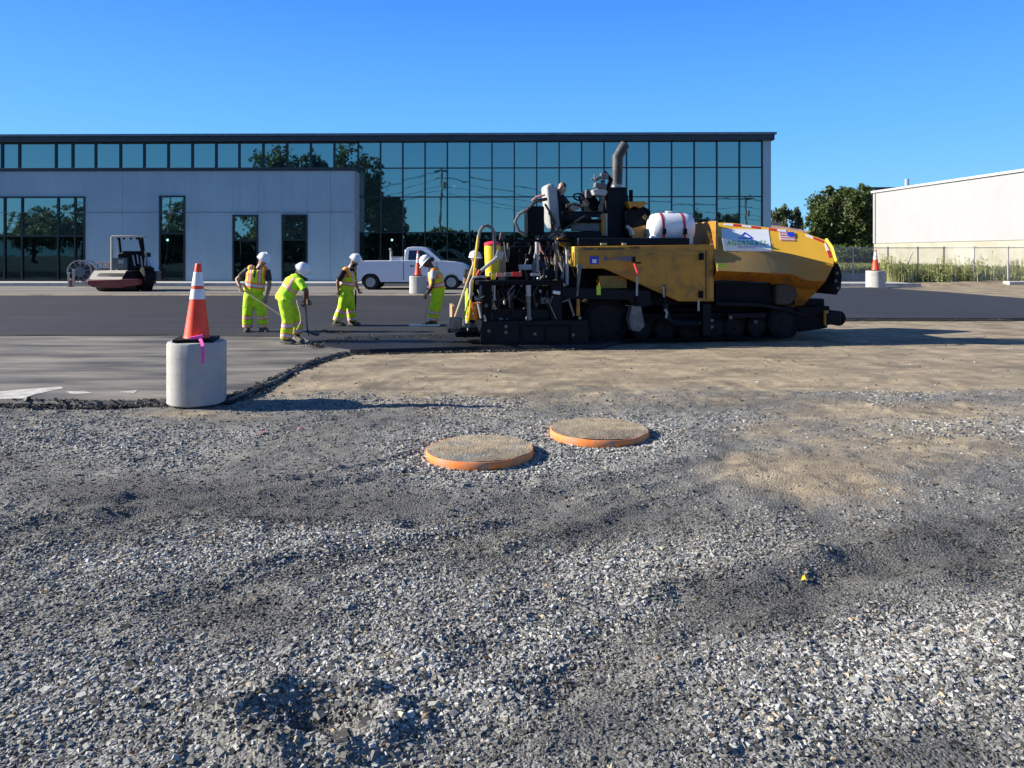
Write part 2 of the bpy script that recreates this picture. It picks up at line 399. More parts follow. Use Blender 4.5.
# ------------------------------------------------------------ loose stones
CUBE = np.array([(x, y, z) for x in (-1, 1) for y in (-1, 1) for z in (-1, 1)], float)
CF = np.array([(0, 1, 3, 2), (4, 6, 7, 5), (0, 4, 5, 1), (2, 3, 7, 6), (0, 2, 6, 4), (1, 5, 7, 3)])
def rots(n):
    q = rng.normal(size=(n, 4)); q /= np.linalg.norm(q, axis=1)[:, None]; a, b_, c, d = q.T
    return np.stack([1 - 2 * (c * c + d * d), 2 * (b_ * c - a * d), 2 * (b_ * d + a * c), 2 * (b_ * c + a * d), 1 - 2 * (b_ * b_ + d * d), 2 * (c * d - a * b_),
                     2 * (b_ * d - a * c), 2 * (c * d + a * b_), 1 - 2 * (b_ * b_ + c * c)], -1).reshape(n, 3, 3)
def stones(name, x, y, z, s, tone, mat_):
    n = len(x)
    V = CUBE[None] * (.48 + .5 * rng.random((n, 8, 3)))
    V *= np.stack([.75 + .6 * rng.random(n), .6 + .4 * rng.random(n), .38 + .4 * rng.random(n)], -1)[:, None]
    V = np.einsum('nij,nkj->nki', rots(n), V)
    V[..., 2] *= .6
    V *= s[:, None, None] * .5
    V += np.stack([x, y, z + s * .05], -1)[:, None]
    Fq = (CF[None] + (np.arange(n) * 8)[:, None, None]).reshape(-1, 4)
    A = np.repeat(tone, 8, axis=0)
    return raw_mesh(name, V.reshape(-1, 3), Fq, mat_, {'tone': A})
def tones(n, lo=.04, hi=.5, p=1.7, tanp=.04):
    g = lo + (hi - lo) * rng.random(n) ** p
    c = np.stack([g * (.99 + .06 * rng.random(n)), g, g * (.88 + .08 * rng.random(n))], -1)
    t = rng.random(n) < tanp; c[t] = c[t] * np.array([1.25, 1.0, .72]); return c
def in_asphalt(x, y):
    return pip(x, y, POLY_OLD) | pip(x, y, POLY_NEW)
def pip(x, y, P):
    r = np.zeros(np.shape(x), bool); n = len(P)
    for i in range(n):
        x1, y1 = P[i]; x2, y2 = P[(i + 1) % n]
        c = ((y1 > y) != (y2 > y)); r ^= c & (x < (x2 - x1) * (y - y1) / ((y2 - y1) if y2 != y1 else 1e-9) + x1)
    return r
# outlines of the paved surfaces on the ground
POLY_OLD = [(-70, G(512, 402).y)] + gp((0, 403), (90, 405), (165, 403), (228, 401), (262, 388), (290, 374), (322, 360), (350, 353), (480, 350)) + [tuple(G(480, 330)[:2]), (-70, G(512, 330).y)]
POLY_NEW = [(-70, G(512, 338).y)] + gp((0, 338), (160, 337.5), (300, 339), (322, 351), (350, 353.5), (480, 350), (600, 348), (640, 338), (650, 321.5), (845, 320.5), (1024, 320.5)) + [(70, G(512, 320.5).y), (70, G(512, 306).y)] + gp((1024, 300), (940, 293), (870, 288.5), (780, 290), (600, 295), (480, 297), (0, 297)) + [(-70, G(512, 297).y)]

def scatter(n, y0, y1, wf=.76, pad=1.9):
    y = np.sqrt(rng.uniform(y0 ** 2, y1 ** 2, n)); x = rng.uniform(-1, 1, n) * (wf * y + pad); return x, y
def stone_field(n, y0, y1, size, sg, thin):
    x, y = scatter(n, y0, y1); T_, D_, L_ = fields(x, y)
    cl = vn(x * 7, y * 7, 40)
    p = np.clip(.50 + .75 * L_ - .16 * D_ - .85 * T_ + (cl - .5) * .6, .08, 1) * thin
    k = (rng.random(n) < p) & ~in_asphalt(x, y) & (np.hypot(x - BLK[0], y - BLK[1]) > .34)
    for (cx, cy) in RINGS: k &= np.hypot(x - cx, y - cy) > .405
    x, y, D_, L_ = x[k], y[k], D_[k], L_[k]; n = len(x)
    s = size * np.exp(rng.normal(0, sg, n)) * (.95 + .6 * L_ - .25 * D_)
    s = np.minimum(s, size * 2.6)
    c = tones(n, .05, .40, 1.35) * (1.0 - .68 * D_ + .38 * L_)[:, None]
    return x, y, height(x, y), s, c
sm = stone_mat('crushed_stone')
parts = [stone_field(300000, 1.75, 4.6, .0112, .48, 1.0), stone_field(170000, 1.75, 5.2, .0062, .3, 1.0), stone_field(26000, 1.75, 4.4, .0185, .3, .5), stone_field(210000, 4.6, 8.8, .0150, .4, .9), stone_field(40000, 8.8, 15, .024, .35, .5)]
# clods round the dug spot and small chips kicked on to the soil
n = 900; a = rng.uniform(0, 6.283, n); r_ = np.abs(rng.normal(.16, .09, n)); hx = HOLE[0] + np.cos(a) * r_ * 2; hy = HOLE[1] + np.sin(a) * r_
parts.append((hx, hy, height(hx, hy), .016 * np.exp(rng.normal(0, .45, n)), tones(n, .03, .25)))
cat_ = [np.concatenate([p[i] for p in parts]) for i in range(5)]
gr = stones('gravel', *cat_, sm); props(gr, kind='stuff', label='loose grey crushed stone scattered over the open ground')

# ------------------------------------------------------------ asphalt
def slab(name, P, z, m, jag=.06, step=.22, xr=(-25, 25)):
    Q = []
    n = len(P)
    for i in range(n):
        a = np.array(P[i]); b_ = np.array(P[(i + 1) % n]); L = np.hypot(*(b_ - a)); k = max(1, int(L / (step if (abs(a[0]) < 26 or abs(b_[0]) < 26) and L < 60 else L)))
        for j in range(k): Q.append(a + (b_ - a) * j / k)
    Q = np.array(Q); ds = np.roll(Q, -1, 0) - np.roll(Q, 1, 0); ds /= np.linalg.norm(ds, axis=1)[:, None] + 1e-9
    nn = np.stack([ds[:, 1], -ds[:, 0]], -1)
    ar = np.sum(Q[:, 0] * np.roll(Q[:, 1], -1) - np.roll(Q[:, 0], -1) * Q[:, 1])
    if ar < 0: nn = -nn
    j1 = (fbm(Q[:, 0] * 2.2 + 50, Q[:, 1] * 2.2, 4, 61) - .5) * 2 * jag; Q = Q + nn * j1[:, None]
    O = Q + nn * (.02 + .05 * vn(Q[:, 0] * 6, Q[:, 1] * 6, 62))[:, None]
    mb = MB(); k = len(Q)
    vs = [(p[0], p[1], z) for p in Q] + [(p[0], p[1], -.03) for p in O]
    mb.add(vs, [tuple(range(k)) if ar > 0 else tuple(range(k - 1, -1, -1))] + [(i, k + i, k + (i + 1) % k, (i + 1) % k) for i in range(k)])
    return props(mb.build(name, m, sharp=20), kind='structure')
def asphalt_mat(name, col, dust, dustc, sx=.25, sy=2.5, rough=.8, bs=.5):
    m, nt, b = new_mat(name); tc = N(nt, 'ShaderNodeTexCoord')
    mp = N(nt, 'ShaderNodeMapping'); mp.inputs['Scale'].default_value = (sx, sy, 1); mp.inputs['Rotation'].default_value = (0, 0, R(-2)); nt.links.new(tc.outputs['Object'], mp.inputs[0])
    st = noise(nt, 1.0, 8, .62, vec=mp.outputs[0])
    g = noise(nt, 90, 3, .8); g2 = noise(nt, .35, 3)
    base = ramp(nt, g.outputs['Fac'], [(.3, Vector(col) * .6), (.7, Vector(col) * 1.5)]).outputs['Color']
    base = mixc(nt, ramp(nt, g2.outputs['Fac'], [(.3, .0), (.7, .35)]).outputs['Color'], base, Vector(col) * 1.7)
    g3 = noise(nt, 7, 6, .7); base = mixc(nt, ramp(nt, g3.outputs['Fac'], [(.35, .0), (.7, .5)]).outputs['Color'], base, Vector(col) * .45)
    f = ramp(nt, st.outputs['Fac'], [(.60 - dust * .35, 0), (.88 - dust * .32, 1)])
    nt.links.new(mixc(nt, f.outputs['Color'], base, dustc), b.inputs['Base Color'])
    b.inputs['Roughness'].default_value = rough; b.inputs['Specular IOR Level'].default_value = .3
    bump(nt, g.outputs['Fac'], b, bs, .006); return m
old_m = asphalt_mat('worn_base_asphalt', (.060, .058, .058), .66, (.25, .225, .185), .45, 2.2)
new_m = asphalt_mat('fresh_asphalt', (.027, .027, .029), .3, (.062, .060, .058), .2, 3.0, .72)
dusty = asphalt_mat('dusty_road', (.13, .12, .11), .6, (.30, .27, .23), .15, 1.2, .9)
slab('road', POLY_OLD, .034, old_m)
slab('asphalt_road', POLY_NEW, .060, new_m, .035)
slab('asphalt_mat', gp((319, 350), (330, 344), (352, 340), (400, 338.5), (480, 337), (560, 337), (560, 348.8), (480, 350.3), (350, 353.8)), .068, asphalt_mat('hot_fresh_mat', (.013, .013, .014), .02, (.04, .04, .04), .5, 2, .6, .9), .03)
# dusty strip of yard between the new asphalt and the kerb, and the bare dirt verge to the right of it
slab('pavement', [(-90, 30)] + [(12, 30), (20, 37.3), (-90, 37.3)], .012, dusty, .15)
# spilt hot mix along the ragged edges
edge = gp((0, 404), (90, 406), (165, 404), (228, 402), (262, 389), (290, 375), (322, 361), (350, 354), (480, 351), (600, 348.5))
def along(P, n, spread):
    P = np.array(P); L = np.hypot(*np.diff(P, axis=0).T); c = np.concatenate([[0], np.cumsum(L)]); t = rng.uniform(0, c[-1], n)
    return np.interp(t, c, P[:, 0]) + rng.normal(0, spread, n), np.interp(t, c, P[:, 1]) + rng.normal(0, spread, n)
ex, ey = along(edge, 7000, .045); ez = np.where(pip(ex, ey, POLY_OLD) | pip(ex, ey, POLY_NEW), .040, 0.0)
e2 = along(gp((322, 350), (345, 343), (400, 340), (480, 341)), 3500, .18); e3 = along(gp((318, 334), (345, 336)), 700, .10)
e4 = along(gp((650, 321), (845, 321), (1010, 321)), 2200, .08)
ex = np.concatenate([ex, e2[0], e3[0], e4[0]]); ey = np.concatenate([ey, e2[1], e3[1], e4[1]]); ez = np.concatenate([ez, np.full(3500, .062), np.full(700, .065), np.full(2200, .03)])
n = len(ex)
crm = stone_mat('hot_mix_crumb', rough=.6)
cr = stones('asphalt_crumbs', ex, ey, ez, .017 * np.exp(rng.normal(0, .5, n)), tones(n, .018, .07, 1.5, 0), crm); props(cr, kind='stuff', label='black crumbs of hot mix along the ragged asphalt edge')
# pale lane-paint remains on the old asphalt at the left
mb = MB()
for pts in ([(-12, 399), (-8, 392), (20, 389.5), (60, 386.5), (64, 388), (36, 394), (20, 399)], [(66, 391.5), (84, 391), (92, 393), (72, 394)], [(118, 392), (138, 390), (134, 393)]):
    mb.add([G(px, py, .038) for px, py in pts], [tuple(range(len(pts) - 1, -1, -1))])
props(mb.build('road_marking', mat('worn_white_paint', (.5, .47, .42), .8, var=.3, vs=8, dirt=(.12, .11, .1), da=.4, ds=6)), kind='structure')
# ============================================================ GLASS-FRONTED BUILDING
YB = 39.6
Bf = Frame(AT(0, 283, YB), 1.1); Bf.o.x = 0; Bf = Frame((0, YB, 0), -1.1)
GD = 1.2                               # the glazed front stands this far behind the grey front
LB = lambda px, py, d=0.0: Bf.L(px, py, d)
m_panel = mat('grey_metal_panel', (.27, .38, .44), .55, .0, var=.10, vs=.35, dirt=(.34, .44, .49), da=.45, ds=1.6, streak=.12, bs=.06, bscale=3)
m_dark = mat('dark_navy_trim', (.018, .024, .034), .45, var=.2, vs=1)
m_frame = mat('black_window_frame', (.010, .012, .015), .4, var=.15)
m_conc = mat('pale_concrete', (.42, .41, .38), .85, var=.12, vs=2, dirt=(.22, .21, .2), da=.4, ds=1.5, bs=.2)
def glass_mat(name, refl, thru, fac, wav=.008):
    m = bpy.data.materials.new(name); m.use_nodes = True; nt = m.node_tree; nt.nodes.clear()
    out = N(nt, 'ShaderNodeOutputMaterial'); g = N(nt, 'ShaderNodeBsdfGlossy'); g.inputs['Roughness'].default_value = 0.012; g.inputs['Color'].default_value = (*refl, 1)
    t = N(nt, 'ShaderNodeBsdfTransparent'); t.inputs['Color'].default_value = (*thru, 1); mx = N(nt, 'ShaderNodeMixShader'); mx.inputs[0].default_value = fac
    nt.links.new(t.outputs[0], mx.inputs[1]); nt.links.new(g.outputs[0], mx.inputs[2]); df = N(nt, 'ShaderNodeBsdfDiffuse'); df.inputs['Color'].default_value = (.05, .085, .09, 1); mx2 = N(nt, 'ShaderNodeMixShader'); mx2.inputs[0].default_value = .28 if fac > .5 else .05  # teal diffuse layer added as interior haze, lifting the dark mirrored trees
    nt.links.new(mx.outputs[0], mx2.inputs[1]); nt.links.new(df.outputs[0], mx2.inputs[2]); nt.links.new(mx2.outputs[0], out.inputs[0])
    n = noise(nt, .8, 2); bp = N(nt, 'ShaderNodeBump'); bp.inputs['Strength'].default_value = .18; bp.inputs['Distance'].default_value = wav
    nt.links.new(n.outputs['Fac'], bp.inputs['Height']); nt.links.new(bp.outputs[0], g.inputs['Normal']); return m
m_glass = glass_mat('blue_tinted_glass', (.33, .49, .48), (.30, .40, .42), .80)
m_glass2 = glass_mat('clear_tinted_glass', (.18, .36, .38), (.22, .30, .31), .15)
bld = empty('glass_building', Bf.o, -1.1, 'long two-storey building with tall blue glass front and low grey metal wing', 'building')
zt = lambda py, d, px=560: LB(px, py, d).z
Z0 = 0.17
xL = -48.0
xR = LB(762, 200, GD).x; xE = LB(771, 200, GD - .1).x; xW = LB(353.5, 230, 0).x; xG = LB(358.4, 200, GD).x
zTop, zF, zR1, zR2, zR3 = zt(132.8, GD - .35), zt(141.5, GD), zt(167.8, GD), zt(196.8, GD), zt(232.5, GD)
zcap = LB(200, 172.8, -.05).z; zband = LB(200, 167.6, -.05).z
# fascia / roof band
mb = MB(); mb.b2(xL, xE + .12, GD - .35, GD + 24, zF, zTop - .12); mb.build('fascia', m_dark, bld, .02)
mb = MB(); mb.b2(xL - .05, xE + .2, GD - .45, GD + 24.05, zTop - .12, zTop); mb.build('roof_edge', mat('pale_roof_flashing', (.12, .15, .18), .4, .4), bld)
# side and back of the body
mb = MB(); mb.b2(xR + .03, xE, GD - .1, GD + 24, 0, zF); mb.build('wall', m_panel, bld)
mb = MB(); mb.b2(xL, xR, GD + 23.7, GD + 24, 0, zF); mb.b2(xL, xL + .3, GD + .2, GD + 23.7, 0, zF); mb.build('wall', m_panel, bld)
# inside: floor slabs, ceiling, back partition, columns
m_in = mat('dark_interior', (.06, .065, .07), .8, var=.3, vs=.5)
m_in2 = mat('grey_interior_wall', (.16, .17, .18), .8, var=.2, vs=.3)
mb = MB(); mb.b2(xL + .3, xR, GD + .3, GD + 23.7, -.05, Z0 + .02); mb.b2(xL + .3, xR, GD + 9, GD + 9.2, Z0, zF - .05)
mb.b2(xL + .3, xR, GD + .3, GD + 23.6, zF - .3, zF - .02); mb.b2(xG + .3, xR, GD + 4, GD + 9, zR2 - .4, zR2 - .1); mb.build('interior_room', m_in, bld)
for k in range(5):
    x = xG + 2 + k * 4.6; MB().b2(x, x + .3, GD + 3, GD + 3.3, Z0, zF - .3).build('column', m_in2, bld)
m_lamp = emit('lit_lamp', (1, .97, .9), 9)
for (px, py, d) in ((453.8, 186, 3), (502.5, 206.5, 4), (465, 220, 5), (385, 229.5, 4), (392, 240, 6), (478, 236, 3), (40.5, 214.5, 2.5), (73, 226.5, 3), (77.5, 220, 3), (167.5, 240, 3), (596, 213, 5), (690, 206, 5), (404, 237, 5)):
    p = LB(px, py, GD + d); MB().ball(p, .075 if px != 453.8 else .12, 10, 6).build('lamp', m_lamp, bld)
# curtain wall: frame, then every pane in it
nc = 18; xs = [xG + (xR - xG) * k / nc for k in range(nc + 1)]
rows = [Z0, zR3, zR2, zR1, zF]
mb = MB()
for x in xs: mb.b2(x - .035, x + .035, GD - .07, GD + .1, Z0, zF)
for z in rows[:-1]: mb.b2(xG, xR, GD - .05, GD + .08, z - (.03 if z > Z0 else 0), z + .03)
for k in (2, 8, 13): mb.b2(xs[k] + .1, xs[k] + .13, GD - .06, GD + .05, Z0 + .05, Z0 + 2.2)
cw = mb.build('window_frame', m_frame, bld)
r2 = random.Random(5)
for i in range(nc):
    for j in range(4):
        dy1, dy2, dz = r2.uniform(-.006, .006), r2.uniform(-.006, .006), r2.uniform(-.004, .004)
        a, b_, z0, z1 = xs[i] + .035, xs[i + 1] - .035, rows[j] + .03, rows[j + 1] - .03
        mb = MB(); y = GD + .01
        P = [(a, y + dy1 - dz, z0), (b_, y + dy2 - dz, z0), (b_, y + dy2 + dz, z1), (a, y + dy1 + dz, z1)]
        mb.plate(P, (0, -1, 0), .012); mb.build('pane', m_glass if j else m_glass2, cw)
# clerestory windows above the grey wing
cl = [-6, 2.5, 19.8, 56.4, 73, 96, 120.8, 144.5, 168.6, 192.6, 216.4, 239.5, 263.5, 287.3, 311, 334.5, 358.2]
zc0 = zR1 + .05
cx_ = [LB(p, 155, GD).x for p in cl]; cx_ = [cx_[0] - 2.4 * k for k in range(6, 0, -1)] + cx_
for k, (a, b_) in enumerate(zip(cx_[:-1], cx_[1:])):
    fr = MB(); fr.b2(a - .05, a + .05, GD - .08, GD + .08, zcap, zF); fr.b2(a + .05, b_ - .05, GD - .06, GD + .06, zF - .07, zF); fr.b2(a + .05, b_ - .05, GD - .06, GD + .06, zc0 - .1, zc0 - .02)
    f_ = fr.build('window', m_frame, bld); t = r2.uniform(-.006, .006)
    MB().plate([(a + .05, GD + t, zc0 - .02), (b_ - .05, GD - t, zc0 - .02), (b_ - .05, GD - t, zF - .07), (a + .05, GD + t, zF - .07)], (0, -1, 0), .012).build('pane', m_glass, f_)
# low grey wing
mb = MB(); mb.b2(xL, xW + .06, -.08, GD - .09, zband - .18, zband); mb.build('wing_coping', m_dark, bld, .01)
holes = [(LB(-40, 200).x, LB(85.3, 200).x, LB(40, 198).z), (LB(159.3, 200).x, LB(185.3, 200).x, LB(170, 197.2).z), (LB(232.6, 200).x, LB(258.2, 200).x, LB(245, 216.4).z), (LB(281.7, 200).x, LB(307.5, 200).x, LB(295, 216).z)]
ztw = zband - .18
mb = MB(); x = xL
for (a, b_, zt_) in holes:
    # panels between openings, each with a narrow open joint
    n_ = max(1, round((a - x) / 2.4)); xs_ = [x + (a - x) * k / n_ for k in range(n_ + 1)]
    for k in range(n_): mb.b2(xs_[k] + .006, xs_[k + 1] - .006, 0, .15, 0, ztw)
    mb.b2(a + .0, b_, 0, .15, zt_ + .07, ztw); x = b_
n_ = 2; xs_ = [x + (xW - x) * k / n_ for k in range(n_ + 1)]
for k in range(n_): mb.b2(xs_[k] + .006, xs_[k + 1] - .006, 0, .15, 0, ztw)
mb.b2(xL, xW - .1, .151, .2, zcap * .55, zcap * .55 + .02)
mb.build('wall', m_panel, bld)
mb = MB(); mb.b2(xW, xW + .05, 0.0, GD, 0, ztw); mb.build('wall', mat('light_grey_return', (.33, .36, .4), .6), bld)
mb = MB(); mb.b2(xL, xW + .01, -.03, -.005, ztw * .632, ztw * .632 + .02); mb.build('panel_joint', mat('panel_joint_grey', (.17, .19, .22), .6), bld)  # darker grey strip marking a level joint across the wing panels
MB().b2(xL, xW, .6, GD + .2, zcap - .5, zcap - .4).build('wing_roof', m_dark, bld)
def wall_window(a, b_, zt_, mull, trans, kind='window'):
    fr = MB(); fr.b2(a, a + .09, -.04, .14, Z0, zt_ + .07); fr.b2(b_ - .09, b_, -.04, .14, Z0, zt_ + .07); fr.b2(a, b_, -.05, .15, zt_, zt_ + .08); fr.b2(a, b_, -.03, .14, Z0, Z0 + .08)
    for m in mull: fr.b2(m - .04, m + .04, -.03, .12, Z0 + .08, zt_)
    for z in trans: fr.b2(a + .09, b_ - .09, -.025, .11, z - .04, z + .04)
    f_ = fr.build(kind, m_frame, bld); xs_ = [a + .09] + list(mull) + [b_ - .09]; zs_ = [Z0 + .08] + list(trans) + [zt_]
    for i in range(len(xs_) - 1):
        for j in range(len(zs_) - 1):
            MB().plate([(xs_[i], .05, zs_[j]), (xs_[i + 1], .05, zs_[j]), (xs_[i + 1], .05 + r2.uniform(-.004, .004), zs_[j + 1]), (xs_[i], .05, zs_[j + 1])], (0, -1, 0), .012).build('pane', m_glass if j == len(zs_) - 2 and len(zs_) > 2 else m_glass2, f_)
    return f_
mx = lambda *l: [LB(p, 240).x for p in l]
wall_window(*holes[0], mx(4.5, 22, 58, 75), [LB(40, 236).z], 'entrance_window')
wall_window(*holes[1], [], [LB(170, 233.5).z]); wall_window(*holes[2], [], [LB(245, 240).z]); wall_window(*holes[3], [], [LB(245, 240).z])
# rooms seen through the openings of the wing
m_part = mat('pale_inner_partition', (.32, .42, .45), .5)
class _P:
    def b2(s, *a_): MB().b2(*a_).build('partition', m_part, bld); return s
mb = _P()
mb.b2(LB(24, 260).x, LB(57, 260).x, 4.0, 4.2, Z0, LB(40, 252, 4).z); mb.b2(LB(38, 240).x, LB(57, 240).x, 4.3, 4.4, Z0, LB(40, 240, 4).z)
mb.b2(LB(289, 240).x + .2, LB(298, 240).x + .2, 1.5, 1.55, Z0, LB(295, 246, 1.5).z); mb.b2(LB(64, 240).x, LB(72.5, 240).x, 1.0, 1.04, LB(64, 248).z, LB(64, 243).z)
mb.b2(LB(64, 240).x, LB(72.5, 240).x, 1.0, 1.04, LB(64, 258).z, LB(64, 253.5).z); mb.b2(LB(80.5, 240).x, LB(84, 240).x, 1.0, 1.04, LB(64, 257).z, LB(64, 247).z)
mb.b2(LB(236, 270).x, LB(252, 270).x, 1.4, 1.6, LB(240, 265).z, LB(240, 260).z)
# kerb and walk in front
mb = MB(); mb.b2(xL - 30, xE + 6, -2.6, -.04, 0, Z0 - .02); pv = mb.build('pavement', mat('concrete_walk', (.42, .41, .38), .9, var=.1, vs=1, bs=.2)); pv.location = Bf.o; pv.rotation_euler.z = R(-1.1); props(pv, kind='structure')
mb = MB(); mb.b2(xL - 30, xE + 6, -2.78, -2.6, -.03, Z0); kb = mb.build('kerb', m_conc, None, .015); kb.location = Bf.o; kb.rotation_euler.z = R(-1.1); props(kb, kind='structure')

# ============================================================ WHITE SHED ON THE RIGHT
cW = AT(873, 266.5, 92.0); wa_ = math.atan2(-(447 - 512) / F, 1.0)
W0 = Vector((cW.x, cW.y, 0)); dirW = Vector((math.sin(-math.atan(65 / F)), math.cos(math.atan(65 / F)), 0))
toC = -dirW                                              # runs from the far corner towards the road user
wz = AT(873, 191.5, 92.0).z; wl = 75.0
Wn = Vector((toC.y, -toC.x, 0)); Wn = Wn if Wn.x > 0 else -Wn      # into the shed, away from the yard
shed = empty('white_shed', (W0.x, W0.y, 0), 0, 'long plain white industrial shed beyond the weedy fence', 'building')
def W(a, d, z): return toC * a + Wn * d + Vector((0, 0, z))
def wbox(mb, a0, a1, d0, d1, z0, z1):
    vs = [W(a, d, z) for a in (a0, a1) for d in (d0, d1) for z in (z0, z1)]
    return mb.add(vs, [(0, 1, 3, 2), (4, 6, 7, 5), (0, 4, 5, 1), (2, 3, 7, 6), (0, 2, 6, 4), (1, 5, 7, 3)])
zlow = AT(873, 243.5, 92).z
m_white = mat('white_painted_metal', (.31, .31, .31), .6, var=.03, vs=.2)
wbox(MB(), 0, wl, 0, 40, zlow, wz - .2).build('wall', m_white, shed)
wbox(MB(), .05, wl - .05, .08, 39.9, -.5, zlow).build('lower_wall', mat('cream_block_wall', (.34, .325, .26), .9, var=.12, vs=.6, dirt=(.27, .24, .15), da=.5, ds=.5), shed)
wbox(MB(), -.15, wl + .15, -.2, 40.2, wz - .2, wz + .05).build('roof_edge', mat('white_roof_edge', (.40, .40, .40), .5, var=.03), shed)
wbox(MB(), .4, .6, -.12, -.01, zlow, wz - .3).build('downpipe', m_white, shed)
p = AT(907, 179, 100); MB().rod((p.x - W0.x, p.y - W0.y, wz), (p.x - W0.x, p.y - W0.y, p.z), .28, 10).build('chimney', mat('galvanised_flue', (.55, .56, .58), .4, .6), shed)
# dark roofed building behind the tree
a, b_ = AT(866, 187.3, 125), AT(903, 187.3, 125)
dh = empty('dark_roofed_building', (a.x, a.y, 0), 0, 'dark flat-roofed building showing between the tree and the white shed', 'building')
MB().b2(0, b_.x - a.x, 0, 20, -.5, a.z - .6).build('wall', mat('brown_wall', (.12, .11, .11), .8), dh)
MB().b2(-.3, b_.x - a.x + .3, -.4, 20.4, a.z - .6, a.z).build('roof', m_dark, dh)
# low house with terracotta roof beyond the hopper
a, b_ = AT(752, 222, 110), AT(812, 222, 110)
lh = empty('low_house', (a.x, a.y, 0), 0, 'low house with pale fascia and faded terracotta roof beside the big tree', 'house')
zz = AT(780, 233, 110).z; zr = AT(780, 222, 110).z
MB().b2(0, b_.x - a.x, 0, 12, -.5, zz).build('wall', mat('plaster_wall', (.45, .36, .30), .9, var=.2, vs=.4), lh)
MB().add([(-.5, -.5, zz), (b_.x - a.x + .5, -.5, zz), (b_.x - a.x + .5, 12.5, zz), (-.5, 12.5, zz), (1.5, 6, zr), (b_.x - a.x - 2, 6, zr - .4)], [(0, 1, 5, 4), (1, 2, 5), (2, 3, 4, 5), (3, 0, 4), (0, 3, 2, 1)]).build('roof', mat('faded_terracotta', (.50, .26, .18), .9, var=.35, vs=.6, dirt=(.3, .25, .2), da=.5, ds=.4), lh)
MB().b2(-.5, (b_.x - a.x) * .45, -.7, -.52, zr - .5, zr - .15).build('fascia', m_white, lh)

# ============================================================ TREES
def leaf_mat(name, c1, c2):
    m, nt, b = new_mat(name)
    n = noise(nt, .9, 4); col = ramp(nt, n.outputs['Fac'], [(.3, c1), (.7, c2)])
    nt.links.new(col.outputs[0], b.inputs['Base Color']); b.inputs['Roughness'].default_value = .55; b.inputs['Specular IOR Level'].default_value = .35
    nt.nodes['Principled BSDF'].inputs['Transmission Weight'].default_value = 0
    t = N(nt, 'ShaderNodeBsdfTranslucent'); nt.links.new(col.outputs[0], t.inputs[0]); mx = N(nt, 'ShaderNodeMixShader'); mx.inputs[0].default_value = .3
    nt.links.new(b.outputs[0], mx.inputs[1]); nt.links.new(t.outputs[0], mx.inputs[2]); nt.links.new(mx.outputs[0], nt.nodes['Material Output'].inputs[0]); return m
m_bark = mat('bark', (.09, .075, .06), .9, var=.3, vs=4, bs=.5, bscale=20)
m_leafA = leaf_mat('dark_oak_leaf', (.045, .072, .02), (.125, .165, .045)); m_leafB = leaf_mat('pine_needle', (.06, .09, .04), (.14, .17, .08)); m_leafC = leaf_mat('grey_green_leaf', (.06, .075, .04), (.11, .13, .07))
def crown_mesh(name, ells, n, leaf, m, parent, seed, clump=.16):
    rg = np.random.default_rng(seed); pts = []
    vol = np.array([e[3] * e[4] * e[5] for e in ells]) ** .8; vol = vol / vol.sum()
    for e, fr in zip(ells, vol):
        k = int(n * fr); nc_ = max(10, int(k / 70)); d = rg.normal(size=(nc_, 3)); d /= np.linalg.norm(d, axis=1)[:, None]
        r_ = (rg.random(nc_) ** .38) * (.78 + .3 * rg.random(nc_)); c = d * r_[:, None]
        cl_ = rg.integers(0, nc_, k); off = rg.normal(0, clump, (k, 3)) * (.5 + rg.random((nc_, 1))[cl_])
        P = (c[cl_] + off) * np.array(e[3:6]) + np.array(e[:3]); pts.append(P)
    P = np.concatenate(pts); P = P[P[:, 2] > .3]; k = len(P)
    Rm = rots_(rg, k); s = leaf * (.5 + rg.random(k))
    Q = np.array([(-1, -.45, 0), (0, -.6, .12), (1, 0, 0), (0, .55, -.1)])[None] * s[:, None, None] * .5
    V = np.einsum('nij,nkj->nki', Rm, Q) + P[:, None]
    o = raw_mesh(name, V.reshape(-1, 3), np.arange(k * 4).reshape(k, 4), m); o.parent = parent; return o
def rots_(rg, n):
    q = rg.normal(size=(n, 4)); q /= np.linalg.norm(q, axis=1)[:, None]; a, b_, c, d = q.T
    return np.stack([1 - 2 * (c * c + d * d), 2 * (b_ * c - a * d), 2 * (b_ * d + a * c), 2 * (b_ * c + a * d), 1 - 2 * (b_ * b_ + d * d), 2 * (c * d - a * b_),
                     2 * (b_ * d - a * c), 2 * (c * d + a * b_), 1 - 2 * (b_ * b_ + c * c)], -1).reshape(n, 3, 3)
def tree(name, loc, ells, n, leaf, m, seed, label, cat='tree', group=None, tr=.25, th=None):
    t = empty(name, (loc[0], loc[1], 0), 0, label, cat, group); rg = random.Random(seed); th = th or max(e[2] for e in ells)
    mb = MB(); mb.tube([(0, 0, -.2), (.1 * tr, 0, th * .3), (-.2 * tr, .1, th * .6), (0, 0, th * .85)], [tr * 1.3, tr, tr * .7, tr * .25], 8)
    for e in ells[:9]:
        h = th * rg.uniform(.2, .5); mb.tube([(0, 0, h), (e[0] * .5, e[1] * .5, (h + e[2]) / 2 - .1), (e[0], e[1], e[2])], [tr * .5, tr * .3, tr * .1], 6)
    mb.build('trunk', m_bark, t); crown_mesh('crown', ells, n, leaf, m, t, seed); return t
def px_ells(Y, L, depth=.8):
    """crown lobes given by how wide and high they are where they stand"""
    x0 = AT(L[0][0], 254, Y).x; out = []
    for (px, py, rx, ry) in L:
        c = AT(px, py, Y); k = Y / F; out.append((c.x - x0, random.Random(px * 7 + py).uniform(-1, 1) * rx * k * depth, c.z, rx * k, rx * k * depth, ry * k))
    return (x0, Y), out
